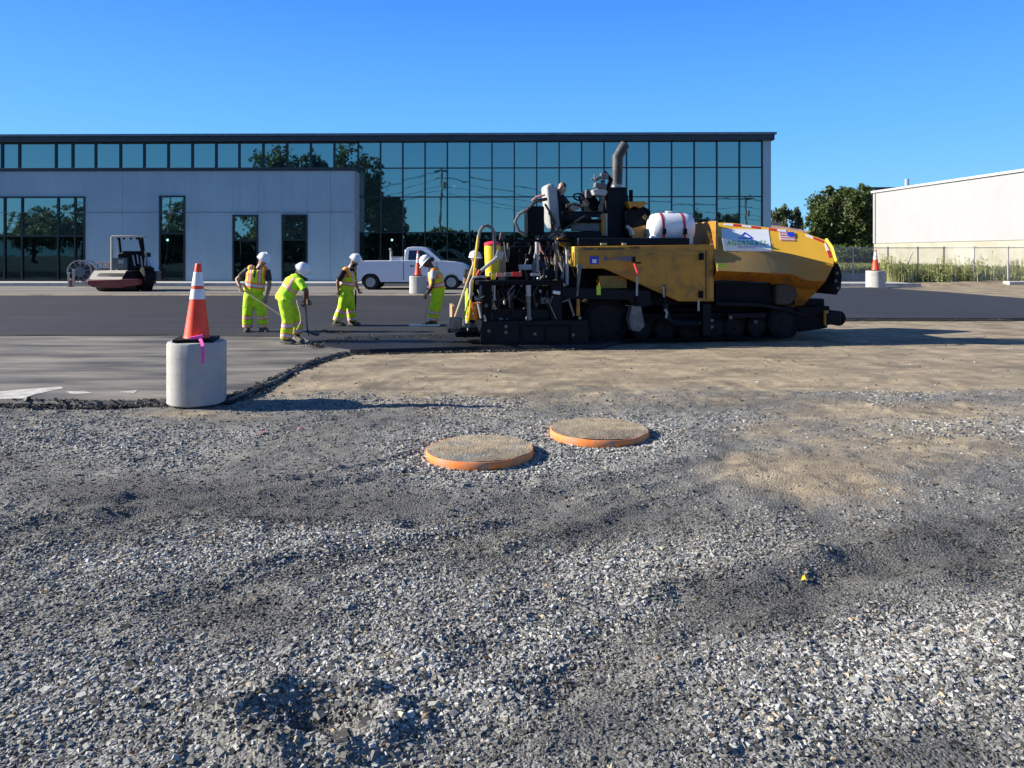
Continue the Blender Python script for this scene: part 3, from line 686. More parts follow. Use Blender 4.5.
l_, e_ = px_ells(101, [(840, 232, 24, 24), (832, 205, 17, 15), (852, 200, 17, 15), (818, 218, 13, 14), (862, 215, 14, 18), (846, 191, 10, 7), (822, 240, 17, 17), (858, 243, 16, 18), (828, 192, 7, 6), (812, 232, 9, 11), (840, 255, 30, 10)])
tree('oak_tree', l_, e_, 30000, .38, m_leafA, 11, 'large dense dark green broadleaf tree beside the white shed', tr=.4)
for k, (px, py, r_, lab) in enumerate([(776, 216, 6, 'small distant tree nearest the glass building corner'), (784, 213, 6, 'narrow distant tree in the middle of the three far trees'), (796, 214, 8, 'widest distant tree of the three, next to the big oak')]):
    l_, e_ = px_ells(118, [(px, py + 8, r_, 9), (px - 2, py - 1, r_ * .7, 6), (px + 3, py + 2, r_ * .6, 7), (px, py + 18, r_ * .9, 9), (px + 1, py - 6, r_ * .35, 3)])
    tree('distant_tree', l_, e_, 1200, .5, m_leafB, 30 + k, lab, group='far trees beyond the low house', tr=.3)
# trees and poles across the street: they show mirrored in the glass
def mirror_tree(px, top, w, D, seed, label):
    Yv = YB + GD + YB + GD + D; k = Yv / F; h = CH + (254 - top) * k; x = (px - 512) * k; rr = w * k / 2; rg = random.Random(seed)
    E = [(rg.uniform(-.5, .5) * rr, rg.uniform(-.5, .5) * rr, h * rg.uniform(.35, .8), rr * rg.uniform(.45, .7), rr * rg.uniform(.45, .7), h * rg.uniform(.14, .22)) for _ in range(7)] + [(0, 0, h * .84, rr * .5, rr * .5, h * .16), (0, 0, h * .45, rr * .8, rr * .8, h * .3)]
    tree('street_tree', (x, -D), E, 7000, .55, m_leafA, seed, label, group='trees across the street mirrored in the glass', tr=.35)
for k, a_ in enumerate([(250, 143, 60, 20), (290, 151, 50, 22), (338, 146, 62, 20), (366, 182, 38, 20), (60, 203, 90, 50), (10, 206, 60, 55), (165, 200, 60, 48), (245, 214, 60, 50), (672, 208, 40, 60), (700, 216, 40, 64), (110, 212, 70, 60)]):
    mirror_tree(*a_, 50 + k, 'leafy street tree across the road, seen only as a reflection in the glass')
V_ = []; rg = np.random.default_rng(9)
hx_ = rg.uniform(-75, 110, 12000); hh_ = 3.2 + 2.8 * vn(hx_ * .12, hx_ * 0, 77) + 1.2 * vn(hx_ * .6, hx_ * 0, 78); hz_ = hh_ * rg.random(12000); hy_ = -62 + rg.normal(0, .8, 12000)
s_ = .45 * (.5 + rg.random(12000)); Q = np.array([(-1, -.6, 0), (1, -.6, .1), (1, .6, 0), (-1, .6, -.1)])[None] * s_[:, None, None]
V = np.einsum('nij,nkj->nki', rots_(rg, 12000), Q) + np.stack([hx_, hy_, hz_], -1)[:, None]
hd = raw_mesh('hedge', V.reshape(-1, 3), np.arange(104000).reshape(-1, 4), m_leafA); props(hd, 'dark hedge line across the street, mirrored low in the glass', kind='stuff')
m_wood = mat('weathered_pole_wood', (.12, .095, .075), .9)
poles = []
for (px, top) in ((421, 168), (727, 196), (150, 190)):
    Yv = 2 * (YB + GD) + 32; k = Yv / F; x = (px - 512) * k; h = CH + (254 - top) * k
    up = empty('utility_pole', (x, -32, 0), 0, {421: 'tallest wooden utility pole mirrored in the curtain wall left of the paver', 727: 'shorter wooden utility pole mirrored above the yellow hopper', 150: 'wooden utility pole mirrored in the wing windows'}[px], 'utility pole', 'utility poles across the street')
    MB().tube([(0, 0, 0), (0, 0, h)], [.2, .13], 8).build('pole', m_wood, up); MB().b2(-1.2, 1.2, -.06, .06, h - 1, h - .85).b2(-.9, .9, -.06, .06, h - 2.2, h - 2.08).build('crossarm', m_wood, up)
    MB().lathe([(.25, 0), (.28, .1), (.28, .8), (.2, .9)], (.35, 0, h - 3.6), n=10).build('transformer', mat('grey_transformer', (.3, .31, .33), .5), up); poles.append((x, h))
poles.sort(); poles = [(-70, 11)] + poles + [(70, 10)]
wi = 0
for dz, dx in ((-.85, -1.1), (-.85, 1.1), (-2.1, 0), (-3.2, .1), (-3.8, 0)):
    pts = []
    for (x0, h0), (x1, h1) in zip(poles[:-1], poles[1:]):
        for k in range(10):
            t = k / 10; pts.append((x0 + (x1 - x0) * t, -32 + dx * .5, h0 + (h1 - h0) * t + dz - 1.6 * 4 * t * (1 - t)))
    MB().tube(pts, .03, 5).build('power_cable', m_frame, None, label='overhead power cable across the street mirrored in the glass', cat='cable', group='overhead power cables')

# ============================================================ FENCE AND WEEDS ON THE RIGHT
m_galv = mat('galvanised_post', (.34, .35, .37), .5, .5)
fp = [AT(825, 279, 40.5), AT(853, 276.5, 40.4), AT(888, 277, 40.3), AT(918, 277, 40.2), AT(944, 277.5, 40.0), AT(974, 279.5, 39), AT(1008, 279.5, 38.5), AT(1050, 280, 37.8), AT(1100, 281, 37)]
fz = [1.95] * 9
fe = empty('chain_link_fence', (fp[0].x, fp[0].y, 0), 0, 'chain link fence on thin steel posts in front of the white shed', 'fence')
for p in fp: MB().rod((p.x - fp[0].x, p.y - fp[0].y, -.05), (p.x - fp[0].x, p.y - fp[0].y, 2.0), .034, 8).build('post', m_galv, fe)
a = fp[2] - fp[0]; MB().rod((a.x + .5, a.y - .2, 0), (a.x + 1.1, a.y - .4, 1.7), .035, 8).build('brace', m_galv, fe)
mb = MB()
for p, q in zip(fp[:-1], fp[1:]): mb.rod((p.x - fp[0].x, p.y - fp[0].y, 1.93), (q.x - fp[0].x, q.y - fp[0].y, 1.93), .02, 6)
mb.build('top_rail', m_galv, fe)
mm = bpy.data.materials.new('chain_link_mesh'); mm.use_nodes = True; nt = mm.node_tree; b = nt.nodes['Principled BSDF']; b.inputs['Base Color'].default_value = (.45, .46, .47, 1); b.inputs['Metallic'].default_value = .4
uv = N(nt, 'ShaderNodeUVMap'); wv_ = []
for rot in (45, -45):
    mp = N(nt, 'ShaderNodeMapping'); mp.inputs['Rotation'].default_value = (0, 0, R(rot)); mp.inputs['Scale'].default_value = (11, 11, 1); nt.links.new(uv.outputs[0], mp.inputs[0])
    sx_ = N(nt, 'ShaderNodeSeparateXYZ'); nt.links.new(mp.outputs[0], sx_.inputs[0]); fr_ = N(nt, 'ShaderNodeMath', operation='FRACT'); nt.links.new(sx_.outputs[0], fr_.inputs[0])
    lt = N(nt, 'ShaderNodeMath', operation='LESS_THAN'); nt.links.new(fr_.outputs[0], lt.inputs[0]); lt.inputs[1].default_value = .09; wv_.append(lt)
mxm = N(nt, 'ShaderNodeMath', operation='MAXIMUM'); nt.links.new(wv_[0].outputs[0], mxm.inputs[0]); nt.links.new(wv_[1].outputs[0], mxm.inputs[1]); nt.links.new(mxm.outputs[0], b.inputs['Alpha'])
for i, (p, q) in enumerate(zip(fp[:-1], fp[1:])):
    P = [Vector((p.x, p.y, .03)) - Vector((fp[0].x, fp[0].y, 0)), Vector((q.x, q.y, .03)) - Vector((fp[0].x, fp[0].y, 0))]; P += [P[1] + Vector((0, 0, 1.88)), P[0] + Vector((0, 0, 1.88))]
    me = bpy.data.meshes.new('wire_mesh'); me.from_pydata([tuple(v) for v in P], [], [(0, 1, 2, 3)]); L_ = (P[1] - P[0]).length
    ul = me.uv_layers.new(); [setattr(ul.data[k], 'uv', c) for k, c in enumerate([(0, 0), (L_, 0), (L_, 1.88), (0, 1.88)])]
    me.materials.append(mm); o = bpy.data.objects.new('wire_mesh', me); C.objects.link(o); o.parent = fe
# dry weeds and rough grass
m_dry = leaf_mat('dry_weed', (.22, .25, .08), (.38, .38, .17)); m_grass = leaf_mat('rough_grass', (.10, .13, .03), (.22, .22, .07))
def blades(name, xy, h, wdt, m, lean, label, leafy=0):
    k = len(xy); rg = np.random.default_rng(k); a_ = rg.uniform(0, 6.283, k); l = rg.normal(0, lean, (k, 2)) * h[:, None]
    dx = np.stack([np.cos(a_), np.sin(a_)], -1) * wdt[:, None]
    V = np.zeros((k, 4, 3)); V[:, 0, :2] = xy - dx; V[:, 1, :2] = xy + dx; V[:, 2, :2] = xy + dx * .5 + l; V[:, 3, :2] = xy - dx * .5 + l; V[:, 2, 2] = V[:, 3, 2] = h
    o = raw_mesh(name, V.reshape(-1, 3), np.arange(k * 4).reshape(k, 4), m); return props(o, label, kind='stuff')
rg = np.random.default_rng(4)
n = 30000; x = rg.uniform(24, 80, n); y = rg.uniform(62, 92, n); x = x * y / 75
blades('grass', np.stack([x, y], -1), .25 + .4 * rg.random(n) ** 2, np.full(n, .05), m_grass, .3, 'rough green grass strip behind the fence')
# tall stems grow in groups along the fence
cx2 = rg.uniform(0, 1, 130); tt = cx2[rg.integers(0, 130, 1200)] + rg.normal(0, .006, 1200)
A0, A1 = Vector((19.5, 39.6, .15)), Vector((34, 38.0, .15))
px_ = A0.x + (A1.x - A0.x) * tt + rg.normal(0, .1, 1200); py_ = A0.y + (A1.y - A0.y) * tt + rg.normal(0, .35, 1200)
hb = np.repeat(rg.uniform(.5, 1.75, 130), 20)[rg.permutation(1200)]; hb = (.25 + 1.6 * vn(tt * 60, tt * 0, 90)) * (.7 + .4 * rg.random(1200))
blades('weeds', np.stack([px_, py_], -1), hb, np.full(1200, .012) + .012 * rg.random(1200), m_dry, .05, 'tall dry yellow weeds standing along the fence')
k_ = 9000; j_ = rg.integers(0, 1200, k_); hz_ = hb[j_] * (.45 + .55 * rg.random(k_)); Q = np.array([(-1, -.5, 0), (1, -.5, .1), (1, .5, 0), (-1, .5, -.1)])[None] * (.035 * (.5 + rg.random(k_)))[:, None, None]
V = np.einsum('nij,nkj->nki', rots_(rg, k_), Q) + np.stack([px_[j_] + rg.normal(0, .07, k_), py_[j_] + rg.normal(0, .07, k_), hz_], -1)[:, None]
wl_ = raw_mesh('weed_leaves', V.reshape(-1, 3), np.arange(k_ * 4).reshape(-1, 4), m_dry); props(wl_, 'seed heads and dry leaves on the tall weeds', kind='stuff')
# pale kerb end and low dirt bank at far right
c = G(1006, 286); kb2 = MB().box((c.x + 3, c.y, .12), (6, .5, .24)).build('kerb', m_conc, None, .03); props(kb2, kind='structure')
def mound(name, c, rx, ry, h, m, label):
    gxx, gyy = np.meshgrid(np.linspace(-1, 1, 50), np.linspace(-1, 1, 30)); rr = np.sqrt(gxx ** 2 + gyy ** 2)
    z = h * np.clip(1 - rr, 0, 1) ** .8 * (.5 + .9 * fbm(gxx * 3 + 5, gyy * 3, 4, 33)) - .03
    V = np.stack([c[0] + gxx * rx, c[1] + gyy * ry, z], -1).reshape(-1, 3); i = np.arange(1500).reshape(30, 50)
    o = raw_mesh(name, V, np.stack([i[:-1, :-1], i[:-1, 1:], i[1:, 1:], i[1:, :-1]], -1).reshape(-1, 4), m, {'mix': np.tile([1., 0, 0], (1500, 1))}, smooth=True); return props(o, label, kind='structure')
g_ = G(990, 279); mound('terrain', (g_.x, g_.y + .5), 3.5, 2.2, .45, gm, None)

# ============================================================ PAVER
m_y = mat('yellow_machine_paint', (.46, .21, .012), .42, var=.12, vs=1.2, dirt=(.11, .06, .025), da=.5, ds=3.5, coat=.1)
m_k = mat('black_machine_paint', (.003, .0035, .005), .5, var=.4, vs=3, dirt=(.03, .028, .026), da=.1, ds=5, bs=.15, bscale=30, spec=.12)
m_k2 = mat('dark_blue_black_steel', (.004, .007, .011), .45, var=.3, vs=3, dirt=(.03, .028, .026), da=.12, ds=4, bs=.1, spec=.15)
m_rub = mat('black_rubber', (.004, .004, .005), .8, var=.3, vs=8, dirt=(.03, .028, .025), da=.4, ds=4, bs=.3, bscale=60, spec=.2)
m_st = mat('bare_steel', (.3, .3, .3), .35, .8, var=.2, vs=6, dirt=(.12, .1, .08), da=.4, ds=6)
m_gk = mat('dusty_grey_steel', (.12, .12, .12), .6, .2, var=.3, vs=5, dirt=(.3, .28, .25), da=.4, ds=6)
m_red = mat('red_webbing', (.50, .03, .04), .7, var=.2, vs=12); m_redr = mat('red_reflective_tape', (.62, .03, .03), .35, var=.06); m_wht = mat('white_reflective_tape', (.78, .78, .76), .35, var=.06)
m_seat = mat('pale_grey_vinyl', (.36, .36, .35), .6, var=.15, vs=6, dirt=(.15, .14, .13), da=.3, ds=6)
m_hose = mat('black_hose', (.012, .012, .014), .45, var=.3); m_hose2 = mat('dusty_hose', (.05, .045, .042), .7, var=.4, vs=9); m_pink = mat('faded_red_hose', (.62, .27, .22), .6, var=.2, vs=8)
m_plas = mat('white_tank_plastic', (.74, .75, .76), .38, var=.05, vs=2, dirt=(.5, .47, .42), da=.35, ds=3)
m_sgreen = mat('green_lettering', (.02, .30, .14), .5, var=.05); m_sblue = mat('blue_emblem', (.02, .05, .55), .5, var=.05); m_banner = mat('white_banner', (.80, .80, .80), .55, var=.03)
m_yel = mat('yellow_plastic', (.80, .56, .02), .4, var=.08); m_lime = mat('lime_tag', (.45, .60, .03), .5, var=.1)

g0 = G(475, 349)
PF = Frame(g0, 8.0)
pv = empty('asphalt_paver', PF.o, 8.0, 'large dusty yellow and black asphalt paving machine facing right', 'paving machine')
L = PF.L
def P2(d, *pts): return [(L(px, py, d).x, L(px, py, d).z) for px, py in pts]
def pb(mb, px0, px1, py0, py1, d0, d1):
    """box traced by its front outline at depth d0"""
    a, b_ = L(px0, py1, d0), L(px1, py0, d0); return mb.b2(a.x, b_.x, d0, d1, a.z, b_.z)
W_ = 2.75                                   # tractor depth
# --- tractor body side panels, deck and inner mass
bodyP = [(575, 246.5), (714, 244.5), (714, 301.5), (679, 301.5), (604, 268.5), (576, 268.5)]
for (d0, d1) in ((.25, .31), (W_ - .06, W_)):
    q = P2(.25, *bodyP); MB().prism(q, d0, d1).build('side_panel', m_y, pv, .012)
q = P2(.25, (575, 246.5), (714, 244.5)); 
mb = MB(); x0, x1 = q[0][0], q[1][0]; zt_ = q[0][1]
mb.b2(x0 + .02, x1, .28, W_ - .03, zt_ - .09, zt_ - .015); mb.build('deck', m_y, pv, .01)
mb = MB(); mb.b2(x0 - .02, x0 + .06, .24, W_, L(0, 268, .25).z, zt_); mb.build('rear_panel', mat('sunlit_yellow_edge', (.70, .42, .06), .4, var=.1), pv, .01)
mb = MB(); mb.b2(L(604, 0, .4).x, L(714, 0, .4).x, .5, W_ - .2, L(0, 312, .4).z, zt_ - .1); mb.b2(L(575, 0, .4).x, L(604, 0, .4).x, .9, W_ - .8, L(0, 300, .4).z, zt_ - .1); mb.build('chassis', m_k, pv)
pb(MB(), 599, 627, 275.5, 288.5, .45, .6).build('inner_panel', m_y, pv, .01)
# recess lines, trim rail, latches, hinge on the side panel
mb = MB(); a = L(577, 251, .25); b_ = L(706, 250, .25); mb.b2(a.x, b_.x, .235, .25, a.z - .012, a.z + .012); a = L(577, 256, .25); mb.b2(a.x, b_.x, .238, .25, a.z - .008, a.z + .008); mb.build('trim_rail', mat('worn_ochre_trim', (.34, .20, .035), .5, var=.2), pv)
mb = MB(); a = L(706, 250, .25); b_ = L(706, 299, .25); mb.rod((a.x, .235, a.z), (b_.x, .235, b_.z), .012, 6); mb.build('door_hinge', mat('brown_hinge', (.13, .08, .03), .6), pv)
for px, py in ((702, 257), (701.5, 295)):
    pb(MB(), px - 2, px + 2, py - 4, py + 3, .2, .25).build('latch', m_k, pv, .005)
mb = MB(); a = L(707.5, 247, .25)
pb(mb, 708.8, 713, 250, 300, .243, .25); mb.build('corner_trim', m_y, pv, .004)
# stickers and lettering
pb(MB(), 590, 598.7, 256, 264, .238, .249).build('sticker', mat('blue_sticker', (.02, .03, .42), .4), pv)
pb(MB(), 592.3, 596.5, 259.2, 263, .232, .238).build('sticker', mat('white_sticker', (.6, .65, .75), .4), pv)
def side_text(txt, px, py, hpx, m, d=.244, sp=1.0):
    c = L(px, py, d); s_ = hpx * (12.9 / 750) * 1.35
    return text_obj(txt, s_, lambda u, v: Vector((c.x + u, d, c.z + v)), m, pv, 'lettering', space=sp, bold=.002)
m_let = mat('grey_blue_lettering', (.12, .14, .17), .5); m_let2 = mat('dark_lettering', (.06, .045, .03), .5)
pb(MB(), 604.5, 607.3, 256.8, 260.6, .244, .25).build('emblem', m_let, pv); side_text('TUCKER', 612.7, 258.8, 3.4, m_let)
pb(MB(), 621.3, 632.5, 256.2, 261, .244, .25).build('name_plate', m_let, pv); side_text('42-8015', 634.5, 247.6, 2.6, m_let2, .24)
a = L(584, 249.3, .25); b_ = L(604, 249.3, .25)
for (p0, p1) in ((584, 594), (597, 624)):
    pb(MB(), p0, p1, 248.3, 249.5, .235, .249).build('warning_strip', m_let2, pv)
# --- black upper deck with console mass
pb(MB(), 578, 690, 238, 246, .35, W_ - .3).build('upper_deck', m_k2, pv, .02)
mb = MB()
for px, w_ in ((604, 6), (624.5, 4)): pb(mb, px - w_ / 2, px + w_ / 2, 243, 245.2, .28, .4)
mb.build('deck_bracket', mat('pale_bracket', (.5, .42, .2), .5), pv)
# operator station
pb(MB(), 566, 602, 231.5, 238, .7, 2.3).build('operator_floor', m_k2, pv, .01)
for (py, d) in ((213, .75), (221, .75), (224, 2.2)):
    a = L(562, py, d); b_ = L(601, py, d); MB().rod(a, b_, .035, 8).build('guard_rail', m_k, pv)
pb(MB(), 570, 600, 213.5, 217, .7, .78).build('side_shield', m_k2, pv, .005); pb(MB(), 572, 599, 221, 231, .8, .9).build('lower_shield', m_gk, pv, .01)
# light grey seat back, leaning, seen side-on
mb = MB(); mb.prism(P2(1.0, (545.5, 186), (549, 183.2), (554, 184), (558, 190), (562.5, 224), (560, 229), (553, 229), (549, 222)), 1.0, 1.5); sb = mb.build('seat', m_seat, pv, .04)
mb = MB(); mb.prism(P2(.95, (558, 189), (561, 195), (565, 226), (562, 228), (560, 222)), .98, 1.52); mb.build('seat_shell', m_k2, sb, .01)
mb = MB(); mb.prism(P2(1.0, (560, 222), (578, 221), (579, 227), (560, 229)), 1.0, 1.5); mb.build('seat_cushion', m_k, sb, .03)
# second seat shape / console on the far side
mb = MB(); mb.prism(P2(1.7, (583, 192), (588, 189), (591, 191), (600, 205), (604, 212), (597, 216), (586, 207)), 1.6, 2.1); mb.build('control_console', m_k2, pv, .03)
pb(MB(), 586, 592, 190, 198, 1.5, 1.62).build('console_screen', m_gk, pv, .01)
# steering wheel
c = L(579, 197, 1.2); mb = MB(); rr = 5 / 750 * 14.1
mb.tube([c + Vector((math.cos(a_) * rr * 1.1, math.sin(a_) * rr * .9, math.sin(a_) * rr * .75)) for a_ in [k * math.pi / 9 for k in range(19)]], .016, 6)
mb.rod(c, c + Vector((.12, 0, -.35)), .02, 6); mb.rod(c + Vector((-rr, 0, 0)), c + Vector((rr, 0, 0)), .012, 5); mb.build('steering_wheel', m_k, pv)
# --- exhaust stack with angled top
mb = MB(); A = L(617, 187, 1.3); B_ = L(617.5, 157, 1.3); Cc = L(625, 144, 1.3)
mb.tube([A, B_, Cc], [.098, .108, .095], 20, caps=False); mb.tube([A, B_, Cc + Vector((-.03, 0, -.05))], [.08] * 3, 16)
ex_ = mb.build('exhaust_pipe', mat('weathered_grey_pipe', (.028, .03, .033), .6, .1, var=.3, vs=4, dirt=(.10, .10, .098), da=.4, ds=5), pv, sharp=50)
MB().lathe([(.11, 0), (.125, .02), (.125, .08), (.11, .1)], A + Vector((0, 0, -.05)), n=16).build('clamp', m_st, ex_)
mb = MB(); mb.prism(P2(1.1, (606, 190), (610, 187), (627, 187), (629, 200), (631, 226), (640, 240), (600, 240), (604, 214)), 1.1, 1.6); mb.build('exhaust_housing', m_k2, pv, .03)
mb = MB(); mb.tube([L(604, 172, 1.0), L(611, 180, 1.0), L(607, 190, 1.05), L(607, 214, 1.05)], .045, 8); mb.tube([L(631, 190, 1.2), L(631, 214, 1.2)], .04, 8); mb.build('pipework', m_k, pv)
# lamp / beacon cluster left of the stack
mb = MB(); a = L(598, 178.5, 1.0); mb.box(a, (.16, .1, .06), R(-25)).box(L(604, 176, 1.0), (.14, .12, .1)).box(L(600, 186, 1.0), (.22, .18, .09), R(8)); mb.tube([L(591, 179.5, 1.0), L(598, 180, 1.0), L(606, 173.5, 1.0)], .018, 6); mb.rod(L(602, 180, 1), L(603, 190, 1), .03, 6); mb.tube([L(594, 183, 1), L(594.5, 174, 1)], .014, 6)
mb.build('work_lamp', m_gk, pv, .01)
mb = MB(); mb.prism(P2(1.0, (592, 190), (604, 188), (607, 192), (605, 196), (594, 195)), .95, 1.15); mb.build('lamp_bracket', m_seat, pv, .01)
# yellow post, yellow hood with black guard
pb(MB(), 601, 605.8, 213.5, 236, .9, 1.0).build('post', m_y, pv, .01)
pb(MB(), 605.8, 607.4, 213.5, 236, .9, .95).build('post_edge', m_seat, pv)
mb = MB(); mb.prism(P2(1.3, (621, 203), (638, 202.5), (641, 205), (634, 209.5), (628, 207), (624, 210)), .9, 2.0); mb.build('hood_top', m_y, pv, .01)
mb = MB(); mb.prism(P2(1.0, (624, 211), (629, 207.5), (634, 210), (640, 204.5), (650, 210.5), (650, 226), (644, 234), (624, 236)), .95, 1.9); mb.build('hood_guard', m_k, pv, .02)
mb = MB(); mb.prism(P2(.9, (632, 228), (646, 225), (648, 240), (632, 240)), .9, 1.0); mb.build('hood_side', m_y, pv, .01)
a = L(645, 217, .93); mb = MB(); mb.box(a, (.09, .02, .09), R(40)); mb.build('hood_badge', m_y, pv)
mb = MB(); mb.tube([L(626, 226, .85), L(630, 229, .85), L(632, 235, .85)], [.03, .04, .05], 8); mb.build('filler_neck', m_seat, pv)
mb = MB(); mb.prism(P2(.9, (558, 238), (566, 236), (574, 240), (578, 250), (579, 262), (575, 262), (570, 250), (560, 244)), .9, 1.1); mb.build('rear_cowl', m_y, pv, .02)
# --- left box with hose loops
pb(MB(), 527.5, 544.5, 206, 234.5, .6, 1.0).build('fluid_tank', m_k, pv, .03)
for pts, r_, m_ in (([(527, 236), (519, 231), (515, 222), (519, 214), (528, 209)], .028, m_gk), ([(529, 208), (536, 201), (547, 199)], .03, m_hose2), ([(532, 201), (536, 197), (545, 195)], .018, m_pink),
                    ([(544, 236), (552, 232), (555, 222), (549, 212)], .028, m_hose), ([(540, 238), (548, 240), (556, 234), (560, 226)], .022, m_hose2), ([(538, 238), (541, 250), (548, 259), (557, 262), (561, 270)], .018, m_pink),
                    ([(545, 204), (551, 214), (552, 228), (560, 236)], .02, m_hose), ([(563, 230), (572, 224), (585, 216)], .02, m_hose), ([(566, 206), (574, 204), (581, 206)], .03, m_hose2)):
    MB().tube([L(x, y, .62) for x, y in pts], r_, 8).build('hose', m_, pv)
# --- rear lattice between tank and screed: pipes, valve blocks and brackets
pb(MB(), 505, 578, 246, 290, 1.1, 2.2).build('rear_bulkhead', m_k, pv, .02); pb(MB(), 556, 592, 296, 330, .9, 1.6).build('auger_drive', m_k, pv, .02); pb(MB(), 492, 560, 284, 330, 1.0, 1.6).build('hopper_screed_wall', m_k, pv, .02)
rk = random.Random(12)
for k in range(12):
    px = rk.uniform(505, 570); py = rk.uniform(243, 282); d = rk.uniform(.35, 1.6); w_ = rk.uniform(3, 9); h_ = rk.uniform(3, 11)
    pb(MB(), px - w_ / 2, px + w_ / 2, py - h_ / 2, py + h_ / 2, d, d + rk.uniform(.1, .4)).build('valve_block', rk.choice([m_k, m_k2, m_k2, m_k, m_gk]), pv, .012)
for k in range(26):
    px = rk.uniform(503, 572); py = rk.uniform(240, 260); d = rk.uniform(.3, 1.5); ex1, ey1 = px + rk.uniform(-14, 14), rk.uniform(268, 300)
    MB().tube([L(px, py, d), L(px + rk.uniform(-6, 6), (py + ey1) / 2, d - .1), L(ex1, ey1, d)], rk.uniform(.010, .026), 6).build('hose', rk.choice([m_hose, m_hose, m_hose, m_hose2, m_hose2, m_gk]), pv)
for (px, y0, y1, r_, m_, d) in ((537, 242, 272, .035, m_seat, .4), (556, 240, 285, .03, m_gk, .5), (549, 241, 262, .02, m_k, .4), (508, 243, 262, .02, m_gk, .6), (567, 250, 285, .03, m_seat, .3), (520, 244, 270, .025, m_k, .5)):
    MB().rod(L(px, y0, d), L(px, y1, d), r_, 10).build('upright', m_, pv)
mb = MB(); pb(mb, 503, 574, 239.5, 242, .5, .56); pb(mb, 518, 552, 255, 256.6, .4, .45); mb.build('cross_rail', m_k, pv)
pb(MB(), 540, 548, 262, 276, .9, 1.2).build('blue_box', mat('blue_painted_box', (.02, .07, .30), .5), pv, .01)
MB().tube([L(560, 262, .3), L(563, 272, .28), L(562, 279, .25)], [.03, .022, .03], 8).build('hose', m_gk, pv)
for k in range(46):
    px = rk.uniform(472, 572); py = rk.uniform(256, 338) if px > 480 else rk.uniform(282, 330); d = rk.uniform(-.02, .3); a_ = rk.uniform(.012, .035); py = min(py, 319)
    MB().ball(L(px, py, d), (a_, a_, a_ * rk.uniform(.6, 1.6)), 6, 4).build('hose_coupling', rk.choice([m_seat, m_gk, m_gk, m_gk, m_k2, m_red if k % 9 == 0 else m_gk, m_st]), pv)
# small square lamp on a stalk
mb = MB(); mb.box(L(502.5, 236.5, .8), (.10, .08, .13), R(12)); mb.rod(L(504, 241, .8), L(507, 262, .8), .014, 6); mb.build('sensor_lamp', mat('brown_lamp_housing', (.10, .07, .06), .6), pv, .008)
# --- tow arm
mb = MB(); mb.prism(P2(.12, (562, 287), (650, 291), (652, 305), (640, 309), (628, 300), (590, 299), (562, 299)), .12, .25); mb.build('tow_arm', m_k2, pv, .01)
mb = MB(); mb.prism(P2(W_ - .1, (562, 287), (650, 291), (652, 305), (640, 309), (628, 300), (590, 299), (562, 299)), W_ + .02, W_ + .15); mb.build('tow_arm', m_k2, pv, .01)
for (px, py) in ((555.5, 285), (598.7, 291)):
    pb(MB(), px - 2, px + 2, py - 5.5, py + 4, .10, .118).build('warning_label', m_lime, pv)
pb(MB(), 576.5, 580, 297, 316, .2, .26).build('arm_post', m_y, pv, .006)
mb = MB(); mb.tube([L(579.5, 268, .16), L(578.5, 280, .14), L(577, 296, .13)], [.035, .028, .022], 8); mb.box(L(580, 266.5, .15), (.1, .06, .07)); mb.build('lift_cylinder', m_gk, pv)
# red and steel cylinder
mb = MB(); mb.tube([L(634.3, 263, .1), L(637.4, 272, .1), L(637.2, 276, .1)], .022, 8); c1_ = mb.build('cylinder', mat('bright_red_sleeve', (.72, .05, .05), .5), pv)
MB().rod(L(637.2, 276, .1), L(636.8, 296, .1), .020, 8).build('rod', m_seat, c1_); mb = MB(); pb(mb, 632.5, 635.5, 256.5, 262.5, .06, .14); pb(mb, 636, 641, 262, 263.6, .1, .16); mb.build('bracket', m_k, c1_)
MB().rod(L(636.8, 296, .1), L(636.8, 306, .1), .028, 8).build('barrel', m_k, c1_)
# lower arms / scraper linkages
mb = MB(); mb.prism(P2(.1, (632, 306), (641, 306), (645, 326), (640, 332), (632, 331), (629, 320)), .1, .3); mb.build('pivot_plate', m_gk, pv, .01)
mb = MB(); mb.tube([L(664, 285, .15), L(664.8, 304, .15)], .028, 8); mb.tube([L(664.5, 304, .15), L(667, 318, .15), L(672, 323, .15), L(700, 324, .15)], [.06, .06, .07, .06], 8); mb.build('push_arm', m_k2, pv)
MB().rod(L(663.6, 286, .12), L(663.9, 297, .12), .016, 6).build('bright_rod', m_seat, pv); MB().rod(L(698.5, 300, .12), L(698.5, 311, .12), .02, 6).build('bright_rod', m_seat, pv); MB().tube([L(665, 309, .1), L(667, 313, .1), L(666, 318, .1)], .02, 6).build('bright_rod', m_seat, pv)
pb(MB(), 703, 711, 304, 336, .12, .3).build('frame_post', m_k2, pv, .01)
for (px, py) in ((712.3, 320.5), (712.3, 327), (731, 317.5), (756, 322), (693, 324), (700, 324)):
    MB().lathe([(.028, 0), (.035, .01), (.035, .03), (.02, .04)], L(px, py, .1), 'Y', 8).build('bolt', m_gk, pv)
mb = MB(); mb.prism(P2(.3, (716, 301.5), (760, 303), (782, 307), (800, 313), (800, 315), (782, 310.5), (760, 307), (716, 306)), .3, .8); mb.build('fender', m_k2, pv, .01)
mb = MB(); pb(mb, 728, 766, 313, 318.5, .25, .33); mb.build('side_rail', m_k2, pv, .01)
